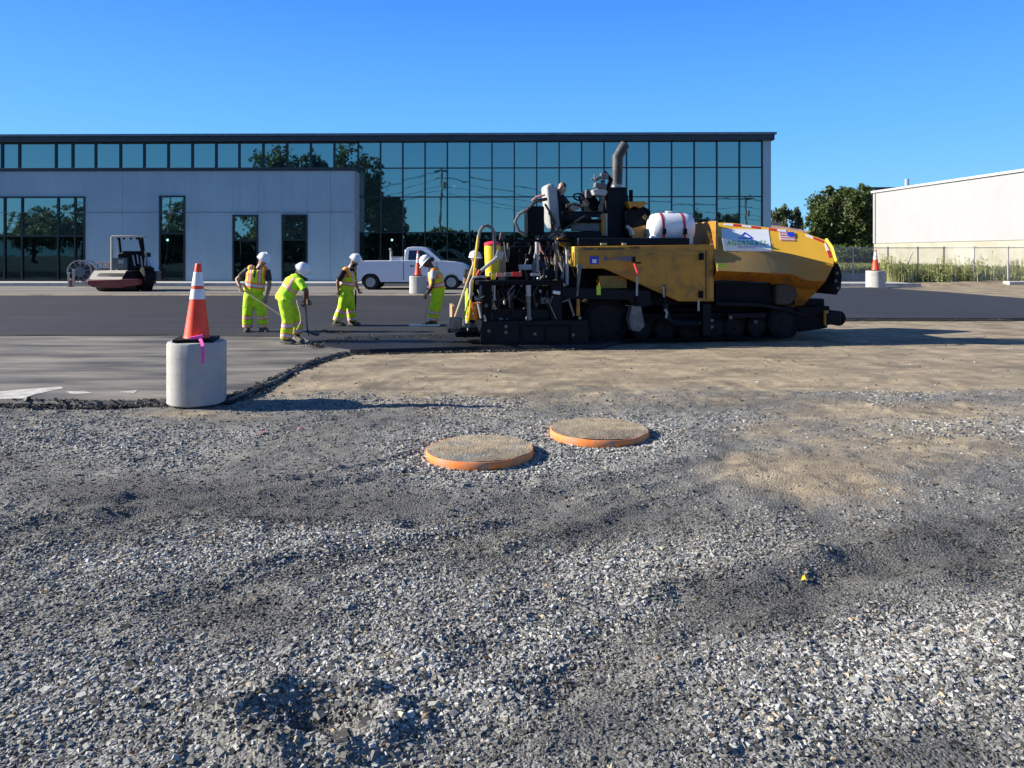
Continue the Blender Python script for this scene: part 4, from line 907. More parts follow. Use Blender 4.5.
# --- undercarriage: rear drive wheel, rollers, front idler, rubber belt
def wheel(px, py, rpx, d0, d1, name='wheel', hub=True):
    c = L(px, py, d0); r_ = rpx * (c.y + PF.c.y * -1) / F if False else rpx * ((PF.M @ c).y) / F
    wd = d1 - d0; mb = MB(); mb.lathe([(r_ * .62, 0), (r_ * .92, .0), (r_, wd * .12), (r_, wd * .88), (r_ * .92, wd), (r_ * .62, wd)], c, 'Y', 32, caps=False); mb.lathe([(r_ * .62, wd), (r_ * .62, 0)], c, 'Y', 32, caps=False)
    o = mb.build(name, m_rub, pv); mb = MB(); mb.lathe([(r_ * .62, .0), (r_ * .58, .02), (r_ * .54, .07), (r_ * .3, .05), (r_ * .22, -.01), (r_ * .02, -.02)], c, 'Y', 28); mb.build('rim', m_k2, o)
    if hub:
        for k in range(10):
            a_ = k * math.pi / 5; MB().ball(c + Vector((math.cos(a_) * r_ * .43, .035, math.sin(a_) * r_ * .43)), r_ * .06, 6, 5).build('wheel_nut', m_st, o)
    return o, c, r_
for dd in ((.36, .8), (2.2, 2.64)):
    near = dd[0] < 1
    _, cR, rR = wheel(606, 320.5, 25.5, dd[0], dd[1], hub=near); _, cF, rF = wheel(783, 322.5, 17, dd[0], dd[1], hub=near)
    for (px, py, r_) in ((642, 329, 11), (665, 329.5, 11.5), (690, 329.5, 11.5), (716, 328.5, 11), (734.5, 327, 12), (757, 326.5, 11)):
        if near or px > 660: wheel(px, py, r_, dd[0] + .02, dd[1] - .02, 'roller', False)
    # belt loop
    zg = .045; pts = []
    for k in range(13):
        a_ = math.pi / 2 + math.pi * .95 * k / 12; pts.append((cR.x + math.cos(a_) * (rR + .03), max(cR.z + math.sin(a_) * (rR + .03), zg)))
    for k in range(13):
        a_ = -math.pi * .45 + math.pi * .95 * k / 12; pts.append((cF.x + math.cos(a_) * (rF + .03), max(cF.z + math.sin(a_) * (rF + .03), zg)))
    inn = []
    cxm = sum(p[0] for p in pts) / len(pts); czm = sum(p[1] for p in pts) / len(pts)
    for k in range(len(pts)):
        a1, a2 = Vector(pts[k - 1]), Vector(pts[(k + 1) % len(pts)]); t_ = (a2 - a1).normalized(); nrm = Vector((-t_.y, t_.x)); p = Vector(pts[k]); inn.append(tuple(p + nrm * .035))
    mb = MB(); n = len(pts)
    if near: # lower run only is visible below the wheels; top run passes behind the arms
        pass
    vs = [(p[0], dd[0] + .03, p[1]) for p in pts] + [(p[0], dd[1] - .03, p[1]) for p in pts] + [(p[0], dd[0] + .03, p[1]) for p in inn] + [(p[0], dd[1] - .03, p[1]) for p in inn]
    fs = []
    for i in range(n):
        j = (i + 1) % n; fs += [(i, j, n + j, n + i), (2 * n + i, 3 * n + i, 3 * n + j, 2 * n + j), (i, 2 * n + i, 2 * n + j, j), (n + i, n + j, 3 * n + j, 3 * n + i)]
    mb.add(vs, fs); mb.build('track_belt', m_rub, pv)
mb = MB(); a, b_ = L(640, 330, .5), L(800, 316, .5); mb.b2(a.x, b_.x, .45, .75, .22, .52); mb.b2(a.x, b_.x, 2.25, 2.55, .22, .52); mb.b2(a.x + .5, b_.x + .2, .75, 2.25, .3, .6); mb.build('undercarriage_frame', m_k, pv)
# --- screed
def sbx(mb, px0, px1, py0, py1, d0, d1): return pb(mb, px0, px1, py0, py1, d0, d1)
mb = MB(); mb.prism(P2(0, (481, 321), (588, 320), (589, 343.5), (586, 345.5), (484, 346.5), (480, 343)), .0, .05); eg = mb.build('end_gate', m_k2, pv, .008)
mb = MB(); sbx(mb, 484, 588, 344.8, 346.8, -.05, .06); mb.build('ski', m_st, eg, .005); mb = MB(); sbx(mb, 520, 572, 325.5, 327, -.03, 0); sbx(mb, 520, 522, 327, 341, -.03, 0); sbx(mb, 545, 547, 327, 341, -.03, 0); sbx(mb, 570, 572, 327, 341, -.03, 0); mb.build('gate_stiffener', m_k, eg)
for (px, py) in ((489, 331), (506, 326.5), (506, 332.5), (573, 335), (535, 334), (580, 318)): MB().lathe([(.03, 0), (.03, .02), (.015, .025)], L(px, py, -.02), 'Y', 8).build('bolt', m_gk, eg)
mb = MB(); a = L(488, 330, .06); b_ = L(570, 330, .06); mb.b2(a.x, b_.x, .08, 3.1, .06, .34); mb.b2(a.x + .1, b_.x - .1, .3, 3.0, .34, .55); mb.build('screed', m_k, pv, .02)
mb = MB(); sbx(mb, 482, 492, 283, 322, .02, .12); mb.build('side_frame', m_k, pv, .01)
mb = MB(); sbx(mb, 551, 562, 283, 322, .05, .15); sbx(mb, 492, 551, 309, 321, .12, .3); mb.build('side_frame', m_k2, pv, .01)
sbx(MB(), 531, 552, 286, 312, .3, .9).build('burner_box', m_k2, pv, .01); sbx(MB(), 494, 512, 300, 318, .35, .9).build('auger_box', m_k2, pv, .02); sbx(MB(), 478, 562, 280.5, 285.5, .0, .5).build('walkway', m_k, pv, .01)
sbx(MB(), 505, 522, 272.5, 276.5, .0, .1).build('deck_plate', m_gk, pv, .004); sbx(MB(), 512, 521.5, 272, 276.5, -.02, .0).build('tail_light', m_redr, pv, .003); sbx(MB(), 531, 540, 273, 276, .0, .08).build('deck_plate', m_seat, pv, .004)
sbx(MB(), 491.5, 495.8, 274, 279.5, .02, .1).build('yellow_box', m_yel, pv, .004); sbx(MB(), 497, 504, 273, 277, .05, .2).build('handle_block', m_pink, pv, .01); sbx(MB(), 520, 532, 264.5, 270, .3, .5).build('control_pad', m_seat, pv, .01)
for (x0_, y0_, x1_, y1_, r_, m_) in ((528.5, 285, 529, 320, .035, m_gk), (528.5, 285, 528.6, 296, .042, m_seat), (498, 290, 499, 312, .03, m_k2), (494.5, 284, 494.5, 300, .016, m_seat), (481, 283, 479, 302, .02, m_gk), (478, 303, 481, 318, .018, m_seat), (475, 300, 484, 296, .012, m_seat), (472, 282, 470, 300, .014, m_gk), (484, 315, 487, 326, .02, m_seat), (511, 300, 513, 314, .03, m_k2), (569, 300, 574, 316, .02, m_gk), (562, 302, 570, 299, .016, m_gk), (553, 292, 560, 293, .03, m_wht)):
    MB().rod(L(x0_, y0_, .02), L(x1_, y1_, .02), r_, 8).build('screed_cylinder', m_, pv)
for k in range(22):
    px = rk.uniform(474, 560); py = rk.uniform(284, 296); d = rk.uniform(.0, .35)
    MB().tube([L(px, py, d), L(px + rk.uniform(-7, 7), py + 8, d - .04), L(px + rk.uniform(-9, 9), py + rk.uniform(14, 24), d)], rk.uniform(.010, .020), 6).build('screed_hose', rk.choice([m_hose, m_hose, m_hose2, m_gk, m_pink if k == 3 else m_hose]), pv)
for k in range(10):
    px = rk.uniform(512, 560); py = rk.uniform(290, 306); MB().ball(L(px, py, .25), (rk.uniform(.03, .07), .05, rk.uniform(.03, .07)), 8, 5).build('fitting', rk.choice([m_k2, m_gk, m_k, m_st]), pv)
sbx(MB(), 541, 550, 297, 304, .1, .25).build('dusty_bracket', m_gk, pv, .02)
# left extension step with timber, and the handrail loop
sbx(MB(), 448, 478, 327.5, 333, .15, .9).build('step', m_k2, pv, .01); sbx(MB(), 456, 482, 333, 337.5, .25, .8).build('step_base', m_k, pv, .01); sbx(MB(), 452, 455, 306, 327.5, .2, .9).build('timber_board', mat('raw_timber', (.34, .22, .12), .8, var=.2, vs=8), pv, .003)
MB().tube([L(*p, .35) for p in ((472, 275), (475, 258), (478, 240), (480, 231), (483, 226.5), (487.5, 225.5), (492, 228), (494.5, 233), (495, 262))], .028, 8).build('handrail', m_gk, pv)
MB().tube([L(*p, .05) for p in ((470, 300), (470.5, 283), (473, 277.5), (480, 276.5), (486, 277))], .022, 8).build('handrail', m_seat, pv)
mb = MB(); mb.rod(L(481, 271, .1), L(499, 256, .15), .03, 8); mb.box(L(499.5, 255, .15), (.12, .08, .14), R(20)); mb.rod(L(478, 277, .08), L(480, 270, .08), .03, 6); mb.build('joystick_arm', m_seat, pv)
mb = MB(); mb.rod(L(477, 276, .06), L(480, 270.5, .08), .034, 8); mb.build('grip', m_red, pv)
# --- hopper
zr0 = L(730, 253, .05).z; zt0 = L(730, 223, .8).z
Np = Vector((0, -(zt0 - zr0), .75)).normalized(); P0 = Vector((0, .05, zr0))
H = lambda px, py: PF.hit(px, py, P0, Np)
ridge = [(708, 235), (722, 237.5), (744, 243.8), (771, 250.2), (792, 254), (834, 264.5)]
top = [(833.5, 259), (831, 249), (825, 240), (801.5, 231.5), (764, 226.8), (733, 223), (707, 222)]
mid_lo = [(835, 281), (808.7, 281), (792, 274), (716, 270.5), (711, 270)]
low = [(716, 281.5), (781, 283), (800, 300), (822, 309)]
UP = [H(*p) for p in ridge + top]
mb = MB(); mb.plate(UP, Np, .05); m_yw = mat('sunlit_yellow_paint', (.86, .46, .03), .4, var=.08, vs=1.2, dirt=(.5, .26, .05), da=.2, ds=3, coat=.15); uw = mb.build('hopper_wing', m_yw, pv, .006)  # sunlight put into this wing's yellow; the far wing keeps the machine paint
Rg = [H(*p) for p in ridge]; Md = [L(*p, .05) for p in mid_lo][::-1]
# side wall below the ridge: top edge follows the ridge, bottom edge the crease
def interp(Q, x):
    Q = sorted(Q, key=lambda p: p.x)
    if x <= Q[0].x: return Q[0]
    for p, q in zip(Q[:-1], Q[1:]):
        if x <= q.x: return p + (q - p) * ((x - p.x) / max(q.x - p.x, 1e-6))
    return Q[-1]
xs_ = [Rg[0].x + (Rg[-1].x - Rg[0].x) * k / 16 for k in range(17)]
ra = [interp(Rg, x) for x in xs_]; rb = [Vector((x, .05, interp(Md, x).z)) for x in xs_]; rc = [Vector((x, .30, (interp(Md, x).z - .17 - .0 * k))) for k, x in enumerate(xs_)]
rd_ = []
for k, x in enumerate(xs_):
    t = max(0, (x - xs_[9]) / (xs_[-1] - xs_[9])); rd_.append(Vector((x - .22 * t, .6, rc[k].z - .02 - .42 * min(1, t * 1.6) + .12 * max(0, t - .6))))
def strip(A, B_, th=.04):
    mb = MB(); n = len(A); o_ = Vector((0, th, 0)); vs = A + B_ + [a + o_ for a in A] + [b + o_ for b in B_]; fs = []
    for i in range(n - 1): fs += [(i, i + 1, n + i + 1, n + i), (2 * n + i, 3 * n + i, 3 * n + i + 1, 2 * n + i + 1), (i, 2 * n + i, 2 * n + i + 1, i + 1), (n + i, n + i + 1, 3 * n + i + 1, 3 * n + i)]
    fs += [(0, n, 3 * n, 2 * n), (n - 1, 3 * n - 1, 4 * n - 1, 2 * n - 1)]; return mb.add(vs, fs)
m_y2 = mat('shaded_yellow_paint', (.26, .17, .055), .5, var=.12, vs=2, dirt=(.25, .18, .10), da=.4, ds=3)  # side wall's shade put into a darker yellow, with grime patches
m_or = mat('shaded_orange_yellow', (.34, .13, .006), .5, var=.15, vs=2, dirt=(.05, .04, .03), da=.6, ds=2.5)  # underside shade and warm ground bounce put into this orange, plus grime
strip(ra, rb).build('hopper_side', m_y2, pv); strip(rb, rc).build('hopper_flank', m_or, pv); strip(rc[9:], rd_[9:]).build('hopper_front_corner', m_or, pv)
# far wing mirrored across the machine, rear wall, floor, front lip
mirror = lambda p: Vector((p.x, W_ - p.y, p.z))
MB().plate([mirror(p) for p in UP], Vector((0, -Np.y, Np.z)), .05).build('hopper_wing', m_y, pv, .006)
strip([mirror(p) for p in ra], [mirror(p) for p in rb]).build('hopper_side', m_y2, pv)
a = H(707, 222); b_ = L(711, 281, .1); MB().b2(a.x - .06, a.x, .3, W_ - .3, b_.z, a.z).build('hopper_back', m_y, pv, .01)
c_ = L(716, 283, .3); e_ = L(800, 300, .3); mb = MB(); mb.b2(c_.x, e_.x, .45, W_ - .45, e_.z - .1, c_.z - .02); mb.b2(c_.x, L(828, 0, .5).x, .6, W_ - .6, e_.z - .25, e_.z); mb.build('hopper_floor', m_k, pv, .03)
pb(MB(), 716, 790, 283, 303, .42, .5).build('underside_shield', m_k, pv); 
mb = MB(); mb.prism(P2(.32, (776, 284), (794, 283), (798, 296), (790, 305), (776, 305)), .3, .5); mb.build('mud_flap', mat('sooty_brown_steel', (.04, .03, .024), .7, var=.4, vs=4), pv, .04)
# front: rubber deflector, lip, push roller
mb = MB(); mb.prism(P2(.1, (833, 258), (838, 264), (841.5, 275), (840.5, 288), (836, 295), (831.5, 290), (834, 276)), .08, .9); mb.build('front_deflector', m_rub, pv, .01); mb = MB(); mb.prism(P2(.1, (833, 258), (838, 264), (841.5, 275), (840.5, 288), (836, 295), (831.5, 290), (834, 276)), 1.8, 2.6); mb.build('front_deflector', m_rub, pv, .01)
mb = MB(); mb.tube([H(825.5, 239.5) + Vector((.02, 0, 0)), H(831, 248) + Vector((.03, 0, 0)), H(835.5, 262) + Vector((.02, 0, 0))], .03, 8); mb.build('front_lip', mat('bright_yellow_lip', (.85, .58, .06), .4), pv)
for (px, py) in ((837, 273), (836, 281), (838, 288)): MB().ball(L(px, py, .05), .03, 6, 5).build('chain_link', m_gk, pv)
mb = MB(); pb(mb, 796, 830, 306, 318, .5, 2.2); mb.prism(P2(.5, (800, 318), (826, 312), (828, 328), (800, 332)), .5, 2.2); mb.build('front_frame', m_k, pv, .02)
pb(MB(), 824.5, 828.5, 310.5, 325.5, .44, .5).build('front_post', m_y, pv, .006)
mb = MB(); c = L(836, 318, .6); mb.rod((c.x, .5, c.z), (c.x, 1.3, c.z), .14, 20); mb.rod((c.x, 1.45, c.z), (c.x, 2.25, c.z), .14, 20); mb.build('push_roller', m_rub, pv); pb(MB(), 827, 841, 313, 325, .42, .5).build('roller_bracket', m_k2, pv, .02)
# banner, flag, reflective tape on the lit wing
eps = Np * .006
H2 = lambda px, py, k=1: H(px, py) + eps * k
def quadplate(c4, m_, name, par, k=1): return MB().plate([H2(*p, k) for p in c4], Np, .004).build(name, m_, par)
def ridge_y(px):
    for (a_, b_) in zip(ridge[:-1], ridge[1:]):
        if px <= b_[0]: return a_[1] + (b_[1] - a_[1]) * (px - a_[0]) / (b_[0] - a_[0])
    return ridge[-1][1]
rp = [(722.0, ridge_y(722.0)), (733, ridge_y(733)), (744, ridge_y(744)), (757, ridge_y(757)), (771.4, ridge_y(771.4))]
banner = MB().plate([H2(720.8, 229)] + [H2(*p) for p in rp] + [H2(768.4, 229.8)], Np, .004).build('banner', m_banner, pv)
MB().plate([L(*p, .034) for p in rp] + [L(771.7, 251.3, .034), L(724.3, 250.9, .034)], Vector((0, -1, 0)), .004).build('banner_fold', m_banner, banner)
def on_banner(px, py, k=2):
    p = H(px, py) if py < ridge_y(px) else L(px, py, .05)
    return p + (PF.c - p).normalized() * .075
text_obj('AGGREGATE', 6.4, lambda u, v: on_banner(746.8 + u * .97, 243.2 - v, 5), m_sgreen, banner, bold=.1, space=1.15)
text_obj('INDUSTRIES', 3.0, lambda u, v: on_banner(746.8 + u, 247.2 - v, 5), m_sblue, banner, bold=.02, space=1.15)
mb = MB()
for a_, b2_, w_ in (((738.5, 238.4), (752, 238.6), .9), ((741.6, 236), (744.8, 233), 1.1), ((744.4, 233), (752, 238.3), 1.1)):
    dxp, dyp = b2_[0] - a_[0], b2_[1] - a_[1]; ln = math.hypot(dxp, dyp); nx_, ny_ = -dyp / ln * w_ / 2, dxp / ln * w_ / 2
    mb.plate([H2(a_[0] + nx_, a_[1] + ny_, 2), H2(a_[0] - nx_, a_[1] - ny_, 2), H2(b2_[0] - nx_, b2_[1] - ny_, 2), H2(b2_[0] + nx_, b2_[1] + ny_, 2)], Np, .003)
mb.build('emblem', m_sblue, banner)
fl = quadplate([(779, 232.2), (780.2, 240.6), (795.3, 241.2), (793.6, 232.8)], m_wht, 'flag', pv)
mb = MB()
for k in range(4):
    t0, t1 = (k * 2) / 7, (k * 2 + 1) / 7; lerp = lambda a_, b3_, t: (a_[0] + (b3_[0] - a_[0]) * t, a_[1] + (b3_[1] - a_[1]) * t)
    A_, B3, C3, D3 = (779, 232.2), (780.2, 240.6), (795.3, 241.2), (793.6, 232.8)
    mb.plate([H2(*lerp(A_, B3, t0), 2), H2(*lerp(A_, B3, t1), 2), H2(*lerp(D3, C3, t1), 2), H2(*lerp(D3, C3, t0), 2)], Np, .002)
mb.build('stripe', mat('faded_red_stripe', (.60, .22, .20), .5), fl); MB().plate([H2(*p, 3) for p in ((786.8, 232.5), (787.4, 237), (794.4, 237.3), (793.6, 232.8))], Np, .002).build('canton', m_sblue, fl)
tape = [((711.5, 222.9), (717, 223.1)), ((724, 223.4), (733, 224.1)), ((733, 224.1), (741.5, 224.8)), ((741.5, 224.8), (751, 226)), ((751, 226), (760, 227)), ((768.5, 228.2), (777, 229.3)), ((777, 229.3), (786, 230.2)), ((805.5, 233.8), (813, 236.9)), ((813, 236.9), (823, 240.8))]
for k, (p, q) in enumerate(tape):
    m_ = [m_k, m_wht, m_redr, m_wht, m_redr, m_redr, m_wht, m_wht, m_redr][k]
    quadplate([p, (p[0] + .3, p[1] + 2.1), (q[0] + .1, q[1] + 2.1), q], m_, 'reflective_tape', pv)
quadplate([(824.2, 244), (825.8, 243.5), (829.2, 250.5), (826.6, 251)], m_wht, 'reflective_tape', pv); quadplate([(826.8, 251.3), (829.4, 250.8), (831.5, 257.5), (829, 257.8)], m_redr, 'reflective_tape', pv)
for (px, py) in ((722, 265.5), (822, 275.5)):
    pb(MB(), px - 4.5, px + 4.5, py - 1.8, py + 1.8, .035, .049).build('warning_label', m_lime, pv)
# --- frame between screed and tractor, far side structure for other viewpoints
mb = MB(); mb.b2(L(480, 0, .2).x, L(562, 0, .2).x, 2.6, 2.9, .2, 1.15); mb.build('far_frame', m_k, pv, .02)

# ============================================================ THINGS CARRIED BY THE PAVER
def at_pv(x, y, z): return PF.M @ Vector((x, y, z))
a, b_ = L(647.5, 228, .8), L(693, 228, .8); rr = 15.6 * 13.9 / 750; wt = empty('water_tank', at_pv((a.x + b_.x) / 2, .8, 0) + Vector((0, 0, a.z - rr)), 8, 'white plastic water tank strapped on the paver deck behind the hopper', 'tank')
hl = (b_.x - a.x) / 2; mb = MB(); mb.lathe([(.02, -hl - .0), (rr * .5, -hl + .015), (rr * .82, -hl + .05), (rr * .96, -hl + .12), (rr, -hl + .2), (rr, hl - .2), (rr * .96, hl - .12), (rr * .82, hl - .05), (rr * .5, hl - .015), (.02, hl)], (0, 0, rr), 'X', 32); tk = mb.build('tank_body', m_plas, wt)
MB().lathe([(.10, 0), (.10, .025), (.085, .035)], (-.05, 0, 2 * rr - .01), n=20).build('filler_cap', m_plas, wt)
for x in (-hl * .78, hl * .62): MB().b2(x - .09, x + .09, -rr * .75, rr * .75, -.02, rr * .5).build('cradle', m_plas, wt, .02)
for x in (-hl * .52, hl * .38):
    mb = MB(); n = 24; R1 = rr + .004
    pts = [(x, -R1, -.12), (x, -R1, rr * .4)] + [(x, -R1 * math.cos(math.pi * k / n), rr + R1 * math.sin(math.pi * k / n)) for k in range(n + 1)] + [(x, R1, -.1)]
    for p, q in zip(pts[:-1], pts[1:]): mb.add([(p[0] - .024, p[1], p[2]), (p[0] + .024, p[1], p[2]), (q[0] + .024, q[1], q[2]), (q[0] - .024, q[1], q[2])], [(0, 1, 2, 3)])
    mb.build('strap', m_red, wt); MB().box((x, -R1 - .02, rr * .75), (.07, .04, .11)).build('buckle', m_k, wt, .006)
# yellow drink cooler on the screed walkway
c = L(492.5, 277, .5); ck = empty('drink_cooler', at_pv(c.x, c.y, L(492, 277, .5).z), 8, 'tall yellow drink cooler with red lid on the paver screed', 'cooler'); hc = (277 - 246) * 13.4 / 750
MB().lathe([(.10, 0), (.125, .02), (.145, hc * .9), (.14, hc)], (0, 0, 0), n=24).build('body', m_yel, ck); MB().lathe([(.15, hc), (.15, hc + .03), (.12, hc + .06), (.04, hc + .075)], (0, 0, 0), n=24).build('lid', mat('red_plastic_lid', (.65, .03, .06), .4), ck)
MB().box((-.06, -.13, .06), (.04, .05, .04)).build('spigot', m_wht, ck)
# long-handled tools leaning on the rail at the rear
for k, (p0, p1, m_, nm, lab) in enumerate([((468, 325), (478, 237), m_yel, 'rake', 'yellow-handled rake leaning upright at the rear of the paver'), ((455, 317), (474, 262), mat('pale_wood_handle', (.5, .4, .26), .7), 'shovel', 'pale wooden shovel leaning against the rear step of the paver'), ((463, 322), (476, 268), m_lime, 'lute', 'lime-handled lute leaning beside the yellow rake behind the paver')]):
    q0, q1 = L(*p0, .12 + k * .04), L(*p1, .22 + k * .04); w0 = PF.M @ q0; t = empty(nm, w0, 8, lab, nm); dq = q1 - q0
    MB().rod((0, 0, 0), dq, .017, 8).build('handle', m_, t); mb = MB()
    if nm == 'rake': mb.box((0, 0, 0), (.05, .36, .03)); [mb.rod((0, y, 0), (-.02, y, -.08), .005, 4) for y in np.linspace(-.16, .16, 9)]
    elif nm == 'shovel': mb.prism([(-.10, -.0), (.10, .0), (.11, -.16), (.06, -.25), (0, -.28), (-.06, -.25), (-.11, -.16)], -.01, .01)
    else: mb.box((0, 0, 0), (.03, .5, .1))
    mb.build('head', m_gk if nm != 'lute' else m_st, t)
mb = MB(); c = PF.M @ L(474, 317, .3); bk = empty('bucket', (c.x, c.y, .52), 0, 'orange bucket standing on the rear step of the paver', 'bucket')
MB().lathe([(.09, -.05), (.12, .22), (.125, .22), (.125, .24), (.11, .24), (.08, -.03)], (0, 0, 0), n=18).build('body', mat('orange_plastic', (.75, .25, .03), .5), bk); MB().tube([(-.12, 0, .22), (-.08, -.06, .1), (0, -.13, .06), (.08, -.06, .1), (.12, 0, .22)], .005, 5).build('bail', m_st, bk)
# ============================================================ CONES ON CONCRETE BLOCKS
m_blk = mat('cast_concrete', (.40, .39, .36), .9, var=.10, vs=5, dirt=(.26, .25, .23), da=.4, ds=3, bs=.25, bscale=60)
m_or2 = mat('orange_red_cone', (.95, .06, .012), .5, var=.08, vs=5, dirt=(.55, .09, .04), da=.25, ds=7)
m_wb = mat('white_cone_sleeve', (.78, .76, .74), .45, var=.05, vs=8)
m_ribb = mat('pink_ribbon', (.85, .10, .42), .6, var=.1)
def oct_ring(R_, z, rot=0, n=8, rnd=.27):
    pts = []
    for k in range(8):
        a0 = math.pi / 8 + k * math.pi / 4 + rot
        for t in (-.5, -.17, .17, .5):
            a = a0 + t * rnd * 2; r_ = R_ * (1 - .035 * (1 - abs(t) * 2) * 1)
            pts.append((r_ * math.cos(a) / math.cos(0) * (1 if True else 1), r_ * math.sin(a), z))
    return pts
def block(px, ptop, pbot, wpx, Y, label, rot, grp='concrete blocks with cones'):
    base = AT(px, pbot, Y); w_ = wpx * Y / F; h = (pbot - ptop) * Y / F
    b_ = empty('concrete_block', (base.x, Y, 0), 0, label, 'concrete block', grp); R_ = w_ / 2 * .93
    mb = MB(); rings = [oct_ring(R_ * .96, 0, rot), oct_ring(R_, .012, rot)]; nl = 4
    for k in range(1, nl):
        z = h * k / nl; rings += [oct_ring(R_, z - .004, rot), oct_ring(R_ * .994, z, rot), oct_ring(R_, z + .004, rot)]
    rings += [oct_ring(R_, h - .025, rot), oct_ring(R_ * .975, h - .006, rot), oct_ring(R_ * .95, h, rot), oct_ring(R_ * .5, h + .003, rot), oct_ring(R_ * .02, h + .003, rot)]
    mb.loft([[Vector(p) for p in r] for r in rings]); o = mb.build('body', m_blk, b_, sharp=22)
    return b_, base, h
def cone(base, h, w_, bw, label, tilt=0, ribbon=False):
    c = empty('traffic_cone', base, 0, label, 'traffic cone', 'orange cones with white bands'); c.rotation_euler = (R(tilt * .3), R(tilt), R(12))
    mb = MB(); mb.box((0, 0, .018), (bw, bw, .036)); mb.build('base', m_rub, c, .012)
    rb, rt = w_ / 2, w_ * .115; r_ = lambda z: rb + (rt - rb) * (z - .036) / (h - .036)
    z1, z2, z3, z4 = .036 + (h - .036) * .52, .036 + (h - .036) * .655, .036 + (h - .036) * .70, .036 + (h - .036) * .885
    mb = MB(); mb.lathe([(rb * 1.06, .036), (rb, .06), (r_(z1), z1), (r_(z2), z2), (r_(z3), z3), (r_(z4), z4), (rt, h - .01), (rt * .85, h), (rt * .1, h)], n=28); body = mb.build('body', m_or2, c)
    for (za, zb) in ((z1, z2), (z3, z4)): MB().lathe([(r_(za) + .003, za), (r_(zb) + .003, zb)], n=28, caps=False).build('sleeve', m_wb, c)
    if ribbon:
        rr = rb * 1.03
        mb = MB()
        P = [Vector((.02, -rr, .05)), Vector((.05, -rr - .03, .055)), Vector((.09, -rr - .12, .03)), Vector((.12, -rr - .19, -.02)), Vector((.13, -rr - .205, -.12)), Vector((.125, -rr - .205, -.2))]
        for p, q in zip(P[:-1], P[1:]): mb.add([p - Vector((.016, 0, .004)), p + Vector((.016, 0, .004)), q + Vector((.016, 0, .004)), q - Vector((.016, 0, .004))], [(0, 1, 2, 3)])
        mb.box((.03, -rr - .03, .055), (.13, .06, .03), R(-12)); mb.build('ribbon', m_ribb, c)
    return c
_, bs, h = block(197, 343, 404.5, 60, 8.1, 'large pale concrete block nearest the camera at the edge of the old asphalt', R(20))
cone((bs.x + .005, 8.08, h + .003), (336 - 259) * 8.1 / F, 24 * 8.1 / F, 38 * 8.1 / F, 'tall traffic cone with pink ribbon on the nearest concrete block', 1.2, True)
_, bs, h = block(418, 276.5, 294, 18.5, 30.4, 'concrete block standing in front of the white pickup truck', R(10))
cone((bs.x, 30.4, h + .003), 25 * 30.4 / F, 6.6 * 30.4 / F, .36, 'traffic cone on the block in front of the white pickup')
_, bs, h = block(875.5, 271, 288, 19.5, 35.6, 'sunlit concrete block by the right end of the new asphalt near the fence', R(30))
cone((bs.x, 35.6, h + .003), 21 * 35.6 / F, 7 * 35.6 / F, .4, 'small far traffic cone on the block near the chain link fence')
# ============================================================ ORANGE RINGS OVER THE MANHOLES
m_ring = mat('orange_painted_rim', (.90, .22, .03), .7, var=.2, vs=6, dirt=(.40, .24, .15), da=.7, ds=9, bs=.15)
def ring_lid(px, py, Y, wpx, seed, label, tilt):
    r_ = wpx / 2 * Y / F; c = AT(px, py, Y); x = c.x; hh = .068
    t = empty('manhole_ring', (x, Y, -.01), 0, label, 'manhole ring', 'orange manhole rings on the gravel'); t.rotation_euler = (R(tilt[0]), R(tilt[1]), 0)
    MB().lathe([(r_ * .99, 0), (r_, .01), (r_, hh - .004), (r_ - .004, hh), (r_ - .010, hh), (r_ - .013, hh - .006), (r_ - .014, 0)], n=72).build('rim', m_ring, t, sharp=50)
    n = 60; u = np.linspace(-1, 1, n); ux, uy = np.meshgrid(u, u); rr = np.sqrt(ux ** 2 + uy ** 2); k = np.maximum(np.abs(ux), np.abs(uy)) / np.maximum(rr, 1e-6)
    qx, qy = ux * k * (r_ - .011), uy * k * (r_ - .011); z = hh + .002 + (fbm(qx * 8 + seed, qy * 8, 4, seed) - .45) * .022
    i = np.arange(n * n).reshape(n, n); V = np.stack([qx, qy, z], -1).reshape(-1, 3); tn = np.clip(.85 + (fbm(qx * 5 + seed, qy * 5, 4, seed + 1) - .5) * 1.6 + (.15 if seed == 3 else -.15), 0, 1).reshape(-1, 1)
    o = raw_mesh('lid', V, np.stack([i[:-1, :-1], i[:-1, 1:], i[1:, 1:], i[1:, :-1]], -1).reshape(-1, 4), gm, {'mix': np.concatenate([tn, 0 * tn, .2 + 0 * tn], 1)}, smooth=True); o.parent = t
    m_ = 420 if seed != 3 else 160; a_ = rng.uniform(0, 6.283, m_); q = (r_ - .05) * np.sqrt(rng.random(m_)); sx, sy = np.cos(a_) * q, np.sin(a_) * q
    g_ = stones('loose_stone', sx, sy, hh - .006 + 0 * sx, .009 * np.exp(rng.normal(0, .4, m_)), tones(m_, .06, .5, 1.4, .15), sm); g_.parent = t; g_['kind'] = 'stuff'
ring_lid(480, 452, RINGS[0][1], 107, 2, 'nearer orange-rimmed manhole ring covered in loose grey stones', (0, -.6))
ring_lid(599, 433, RINGS[1][1], 98, 3, 'farther orange-rimmed manhole ring with a cleaner tan top', (0, .5))
